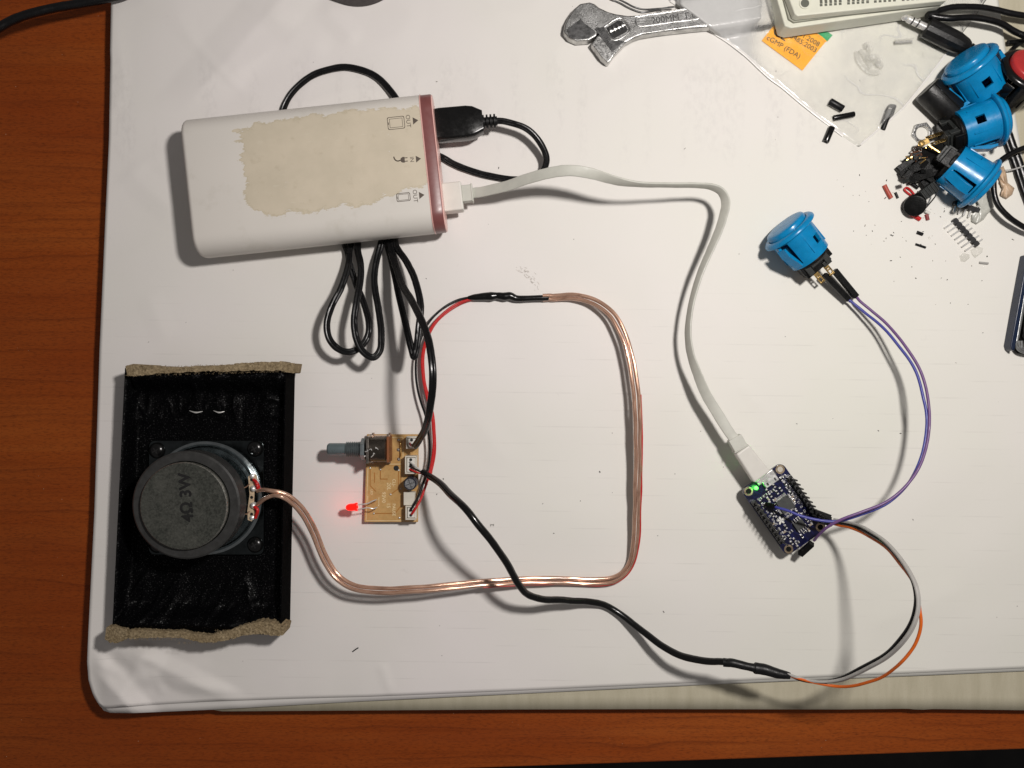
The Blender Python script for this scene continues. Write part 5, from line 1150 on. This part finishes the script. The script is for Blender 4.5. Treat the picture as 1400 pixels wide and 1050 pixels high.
# thin bent wire beside the wrench
o = MB(); o.tube([(834, -1, 1.2), (846, 4, 1.2), (860, 11, 1.2), (876, 16.5, 1.2), (884, 16, 1.4), (902, 12, 3), (922, 9.5, 4.5)], .38, n=8); o.tube([(842, -3, 1.2), (856, 3, 1.2), (868, 9, 1.2), (880, 12.5, 1.2), (900, 11, 2.6), (922, 9, 4.5)], .32, n=8)
o.tube([(900, 16, 3), (907, 18.5, 3), (900, 13, 3)], .25, n=6)
tag(o.build('bent_wire', dark_steel), 'thin dark bent wire lying against the back of the wrench handle', 'wire')

# ------------------------------------------------------------------ plastic bag with an orange label
lab = thing('paper_label', 'orange and green printed label inside the clear plastic bag', 'label', P(1090, 60, 0))
om = mat('orange_print', (.92, .42, .0), .45, var=.04); gm_ = mat('green_print', (.0, .36, .12), .45, var=.05)
b = MB(); b.pxprism([(1066, 24), (1041.5, 55.5), (1097, 96.5), (1128, 58), (1108, 40), (1090, 20)], .5, .62); b.pxprism([(1085, 12), (1108, 40.5), (1133, 55.5), (1128.3, 57.5), (1108, 40), (1078, 12)], .5, .6)
b.build('orange_panel', om, lab, smooth=0)
b = MB(); b.pxprism([(1085, 10), (1112, 39), (1131, 56.5), (1138.5, 48), (1120, 36), (1100, 10)], .5, .66); b.build('green_panel', gm_, lab, smooth=0)
ink2 = mat('label_ink', (.02, .018, .012), .5)
for body, s_, x, y in (('CE', 6.6, 1067, 46.5), ('cGMP (FDA)', 3.7, 1071.5, 64.5), ('ISO 9001:2008', 3.6, 1095, 46.5), ('ISO 13485:2003', 3.6, 1089, 53.5)):
    text(body, s_, P(x, y, .7) + Vector((0, 0, .0)), -31, ink2, 'lettering', lab, .02)
# black tube scraps on and in the bag
GT = 'cut black tube scraps around the plastic bag'
def tubebit(label, p0, p1, r, m_=black_soft):
    a_ = P(*p0); c_ = P(*p1); d_ = c_ - a_; L_ = d_.length
    b = MB(); b.lathe([(r * .62, .5), (r * .62, 0), (r * .95, 0), (r, .15), (r, L_ - .15), (r * .95, L_), (r * .62, L_), (r * .62, L_ - .5)], a_, d_, 20); o = b.build('tube_scrap', m_, smooth=40); return tag(o, label, 'scrap', GT)
tubebit('thick short black tube scrap on the bag, uppermost of three', (1134.5, 138.5, 2.6), (1152.5, 149, 2.6), 1.75)
tubebit('longer thin black tube scrap just below the thick one', (1139.5, 161.5, 2.3), (1168, 156, 2.3), 1.35, black_gloss)
tubebit('split black tube scrap lying on the left edge of the bag', (1137.5, 174, 2.2), (1129, 194, 2.0), 1.6, black_gloss)
tubebit('greyed black tube scrap showing through the right edge of the bag', (1217, 150, 1.3), (1207, 177, 1.2), 1.25)

bag_poly_l = [(-70, 800), (-30, 868), (0, 914), (18, 938), (40, 966), (60, 995), (80, 1021), (100, 1045), (118, 1067), (132, 1083), (148, 1102), (170, 1131), (186, 1151), (197, 1167), (200.5, 1173)]
bag_poly_r = [(-70, 1400), (-20, 1362), (20, 1335), (55, 1309), (79, 1291), (110, 1267), (147, 1237), (175, 1205), (192, 1185), (198, 1178), (200.5, 1175)]
def bag_mat():
    t = NT('clear_polythene'); v = t.coord()
    n1 = t.noise(v, 60, 4, .6); n2 = t.noise(v, 330, 3, .6)
    tb = t.n('ShaderNodeBsdfTransparent', {'Color': (1, 1, .99)}); bs = t.b
    t.base(Base_Color=(.80, .80, .79), Roughness=.3, Specular_IOR_Level=.55)
    nd = t.bump(t.math('ADD', t.math('MULTIPLY', n1, 2.), t.math('MULTIPLY', n2, .4)), .35, .0006)
    gl = t.n('ShaderNodeBsdfTranslucent', {'Color': (.9, .9, .88)})
    m1 = t.n('ShaderNodeMixShader', {0: .2}); t.t.links.new(bs.outputs[0], m1.inputs[1]); t.t.links.new(gl.outputs[0], m1.inputs[2])
    m2 = t.n('ShaderNodeMixShader'); bx_ = t.n('ShaderNodeSeparateXYZ', {0: v}).outputs[0]
    cr = t.math('ABSOLUTE', t.math('SUBTRACT', t.noise(t.coord(scale=(1, 1.6, 1), rot=(0, 0, .7)), 26, 2, .4), .5))
    crease = t.math('MULTIPLY', t.ramp(cr, .0, .012, .30, 0), t.ramp(t.noise(v, 40, 1), .48, .6))
    dl = t.n('ShaderNodeVectorMath', {0: v, 1: (-.0225, .0150, 0)}, operation='DISTANCE').outputs['Value']
    t.set(m2.inputs[0], t.math('MULTIPLY', t.math('ADD', t.math('ADD', t.ramp(bx_, -.052, -.040, .55, 0.0), crease), t.ramp(n1, .3, .7, .10, .24)), t.ramp(dl, .014, .025, .12, 1.0)))
    t.t.links.new(tb.outputs[0], m2.inputs[1]); t.t.links.new(m1.outputs[0], m2.inputs[2])
    gs = t.n('ShaderNodeBsdfGlossy', {'Color': (.9, .9, .9), 'Roughness': .18}); t.t.links.new(nd, gs.inputs['Normal'])
    fr = t.n('ShaderNodeFresnel', {'IOR': 1.5}); t.t.links.new(nd, fr.inputs['Normal'])
    m3 = t.n('ShaderNodeMixShader'); t.set(m3.inputs[0], fr.outputs[0]); t.t.links.new(m2.outputs[0], m3.inputs[1]); t.t.links.new(gs.outputs[0], m3.inputs[2])
    t.t.links.new(m3.outputs[0], t.out.inputs[0]); return t.m
bagm = bag_mat()
def bag_h(x, y):
    h = 1.05 + .45 * noise.noise(Vector((x * .03, y * .03, 8))) + .25 * noise.noise(Vector((x * .1, y * .09, 2)))
    # drape over the wrench handle
    yc_ = 16 - (x - 960) * .165
    dd = abs(y - (yc_ + 2)); 
    if x > 925: h = max(h, 7.0 * (1 - sm(18, 46, dd)) * (1 - sm(1050, 1085, x)))
    # over the tube under the right edge
    tx = 1212 + (163 - y) * .37; 
    if 146 < y < 181: h = max(h, 3.0 * (1 - sm(2, 9, abs(x - tx))))
    return max(.85, h)
b = MB(); NX, NY = 110, 90; vs = []
for j in range(NY + 1):
    y = -70 + 270.5 * j / NY; l, r_2 = ip(bag_poly_l, y), ip(bag_poly_r, y)
    for i in range(NX + 1):
        x = l + (r_2 - l) * i / NX; e = min(i, NX - i) / NX * (r_2 - l)
        vs.append(P(x, y, .5 + (bag_h(x, y) - .5) * sm(-2, 9, e)))
b.add(vs, [(j * (NX + 1) + i, (j + 1) * (NX + 1) + i, (j + 1) * (NX + 1) + i + 1, j * (NX + 1) + i + 1) for j in range(NY) for i in range(NX)])
bag = thing('plastic_bag', 'clear milky plastic bag lying under the pale case and over the wrench handle', 'bag', P(1150, 100, 0))
o = b.build('bag_film', bagm, bag, smooth=80, fix=False); md = o.modifiers.new('thickness', 'SOLIDIFY'); md.thickness = .05 * S
# welded seam along the lower left edge
seam = [(x, y) for y, x in bag_poly_l if y > -5]
hem_m = mat('folded_polythene', (.74, .72, .69), .3, var=.05, bump=.2, bs=400)
b = MB(); b.tube([(x + 2.6 + .8 * math.sin(x * .31), y + .9 * math.sin(x * .2), .8) for x, y in seam[:-2]], .3, 'flat', w=.85, step=4); b.build('seam', hem_m, bag)
seam_r = [(x, y) for y, x in bag_poly_r if y > 50]
b = MB(); b.tube([(x - 1.5, y, .75) for x, y in seam_r[:-1]], .18, 'flat', w=.5, step=4); b.build('seam', hem_m, bag)
b = MB(); b.tube([(1041, -6, 3.2), (1043, 4, 3.3), (1041, 14, 3.2), (1034, 20, 2.6), (1022, 22, 2.4), (1008, 24, 2.4), (992, 30, 2.2)], .5, n=8); b.build('fold_ridge', hem_m, bag)
# crumpled clear film on the bag and a clear tube
cg = thing('clear_film', 'crumpled scrap of clear film on the bag right of the orange label', 'film scrap', P(1188, 78, 0))
for pts in ([(1172, 70, 2), (1174, 80, 2.4), (1182, 92, 2.2), (1194, 99, 2), (1203, 98, 2)], [(1181, 64, 2), (1186, 62, 3), (1190, 68, 3.4), (1188, 76, 3), (1193, 83, 3), (1201, 86, 2.6), (1207, 92, 2)], [(1176, 68, 2), (1182, 74, 3), (1186, 84, 3), (1192, 92, 2.4)], [(1190, 78, 2.6), (1198, 78, 3), (1203, 84, 2.6), (1198, 90, 2.4)]):
    b = MB(); b.tube(pts, .3, 'flat', w=1.5, step=5, roll=[rnd.uniform(-50, 50) for _ in pts]); b.build('fold', clear_g, cg)
b = MB(); a_ = P(1223, 57.5, 2.4); c_ = P(1248, 56, 2.4); b.ring(a_, 1.0, 1.25, (c_ - a_).length, c_ - a_); b.ring(a_, .45, .6, (c_ - a_).length, c_ - a_)
tag(b.build('clear_tube', clear_g), 'short clear plastic tube on the bag below the jack plug tip', 'tube')

# ------------------------------------------------------------------ pale grey plastic case
cs = thing('plastic_case', 'pale grey plastic case with rows of vent slots cut off by the top edge', 'case', P(1180, 10, 0))
case_m = mat('pale_grey_abs', lin(212, 212, 196), .5, var=.04, bump=.12, bs=1500); case_d = mat('case_slot_dark', lin(92, 94, 84), .6)
CHt = 20
def f7(x, y): return (1020 + x / 3.684, y / 3.684)
b = MB(); b.pxprism([f7(228, 142), f7(195, 130), f7(140, -60), f7(110, -330), f7(1100, -420), f7(1012, -60), f7(985, 30)], 2.2, 13.5); b.build('lower_shell', case_m, cs, bevel=.7, seg=3)
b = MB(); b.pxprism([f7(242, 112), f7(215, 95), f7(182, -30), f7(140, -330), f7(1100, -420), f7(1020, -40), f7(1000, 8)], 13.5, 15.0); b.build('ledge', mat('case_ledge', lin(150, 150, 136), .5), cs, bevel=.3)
b = MB(); b.pxprism([f7(262, 82), f7(245, 72), f7(208, -30), f7(160, -330), f7(1100, -420), f7(1022, -40), f7(1015, 2)], 15.0, CHt); lid = b.build('lid', case_m, cs, bevel=.8, seg=3)
q = P(*f7(295, 18), CHt)
b = MB(); b.ring(q, 2.0, 2.7, .5); b.build('screw_boss', case_m, lid, bevel=.1)
b = MB(); b.lathe([(2.0, 0), (2.0, .06), (.01, .06)], q, n=20); b.build('screw_hole', case_d, lid)
for gx_ in (372, 510, 645, 785):
    for k in range(5):
        q = P(*f7(gx_ + k * 24 + 6, 26 - (gx_ - 372) * .065 - k * 1.6), CHt); b = MB(); b.box(q + Vector((0, 0, .02)), (1.3, 1.1, .08), Matrix.Rotation(R(5), 3, 'Z')); b.build('vent_slot', case_d, lid)
for gx_ in (372, 510, 645, 785):
    for k in range(5):
        q = P(*f7(gx_ + k * 24 + 6, 8 - (gx_ - 372) * .065 - k * 1.6), CHt); b = MB(); b.box(q + Vector((0, 0, .02)), (1.3, 2.0, .08), Matrix.Rotation(R(5), 3, 'Z')); b.build('vent_slot', case_d, lid)

# ------------------------------------------------------------------ cable in the top left corner, added dark disc at the top
o = MB(); o.tube([(-40, 62, 14), (-10, 43, 14), (15, 29, 13), (45, 18, 12), (75, 11, 10), (110, 4.5, 8), (150, -3, 6), (190, -14, 4)], 2.2, n=18)
tag(o.build('cable', black_rubber), 'thick black cable crossing the top left corner above the bare table', 'cable')
b = MB(); q = P(487, -67, 5); b.lathe([(25.4, 0), (25.8, .5), (25.8, 7), (25.2, 7.6), (20, 7.8), (.01, 7.8)], (q.x, q.y, .25), n=72)  # added disc, coloured like a crescent of shadow reaching into view
tag(b.build('shadow_disc', mat('dark_shadow_tone', (.055, .045, .045), .6, var=.1)), 'dark disc added as a crescent of shadow at the top edge above the power bank', 'lid')

# ------------------------------------------------------------------ crumbs and marks on the paper
rnd = random.Random(3); b = MB()
for k in range(150):
    if k < 80: x, y = rnd.gauss(1270, 55), rnd.gauss(300, 45)
    else: x, y = rnd.uniform(180, 1390), rnd.uniform(30, 900)
    if x > 1395 or y < 5 or (x < 460 and y > 480) or (250 < x < 610 and 120 < y < 360): continue
    s_ = rnd.uniform(.15, .42); q = P(x, y, .28 + s_ * .3); m3 = Matrix.Rotation(rnd.uniform(0, 3), 3, 'Z'); b.cur = rnd.choice((0, 0, 1))
    b.box(q, (s_ * rnd.uniform(1, 3), s_, s_ * .6), m3)
o = b.build('crumbs', [mat('crumb_dark', (.05, .045, .04), .7), mat('crumb_grey', (.35, .33, .30), .7)], smooth=0); tag(o, 'tiny crumbs and specks scattered over the white paper', None, kind='stuff')
b = MB(); b.tube([(482, 891, .4), (486, 888, .8), (490, 885.5, .4)], .3, n=6); tag(b.build('wire_clipping', black_soft), 'tiny black wire clipping near the front of the paper by the speaker box', 'scrap')
b = MB(); q = P(673.5, 718, .5); b.box(q - Vector((.9, 0, .2)), (.4, 1.1, .5)); b.box(q + Vector((.5, .1, -.2)), (.5, 1.0, .5)); b.box(q + Vector((-.2, .3, -.1)), (1.3, .3, .4)); tag(b.build('metal_clip', mat('grey_clip', (.35, .34, .32), .4)), 'tiny metal clip left of the copper loop, below the amplifier cable', 'clip')
b = MB()
for k in range(46):
    f = rnd.random(); x = 708 + 26 * f + rnd.gauss(0, 2.4); y = 363 + 26 * f + rnd.gauss(0, 5); q = P(x, y, .36)
    a_ = R(-45 + rnd.gauss(0, 25)); b.box(q, (rnd.uniform(.3, 1.5), .09, .02), Matrix.Rotation(a_, 3, 'Z'))
o = b.build('pencil_scuffs', mat('faint_pencil', (.42, .38, .33), .8), smooth=0); tag(o, 'faint scuff marks on the paper above the copper loop', None, kind='stuff')
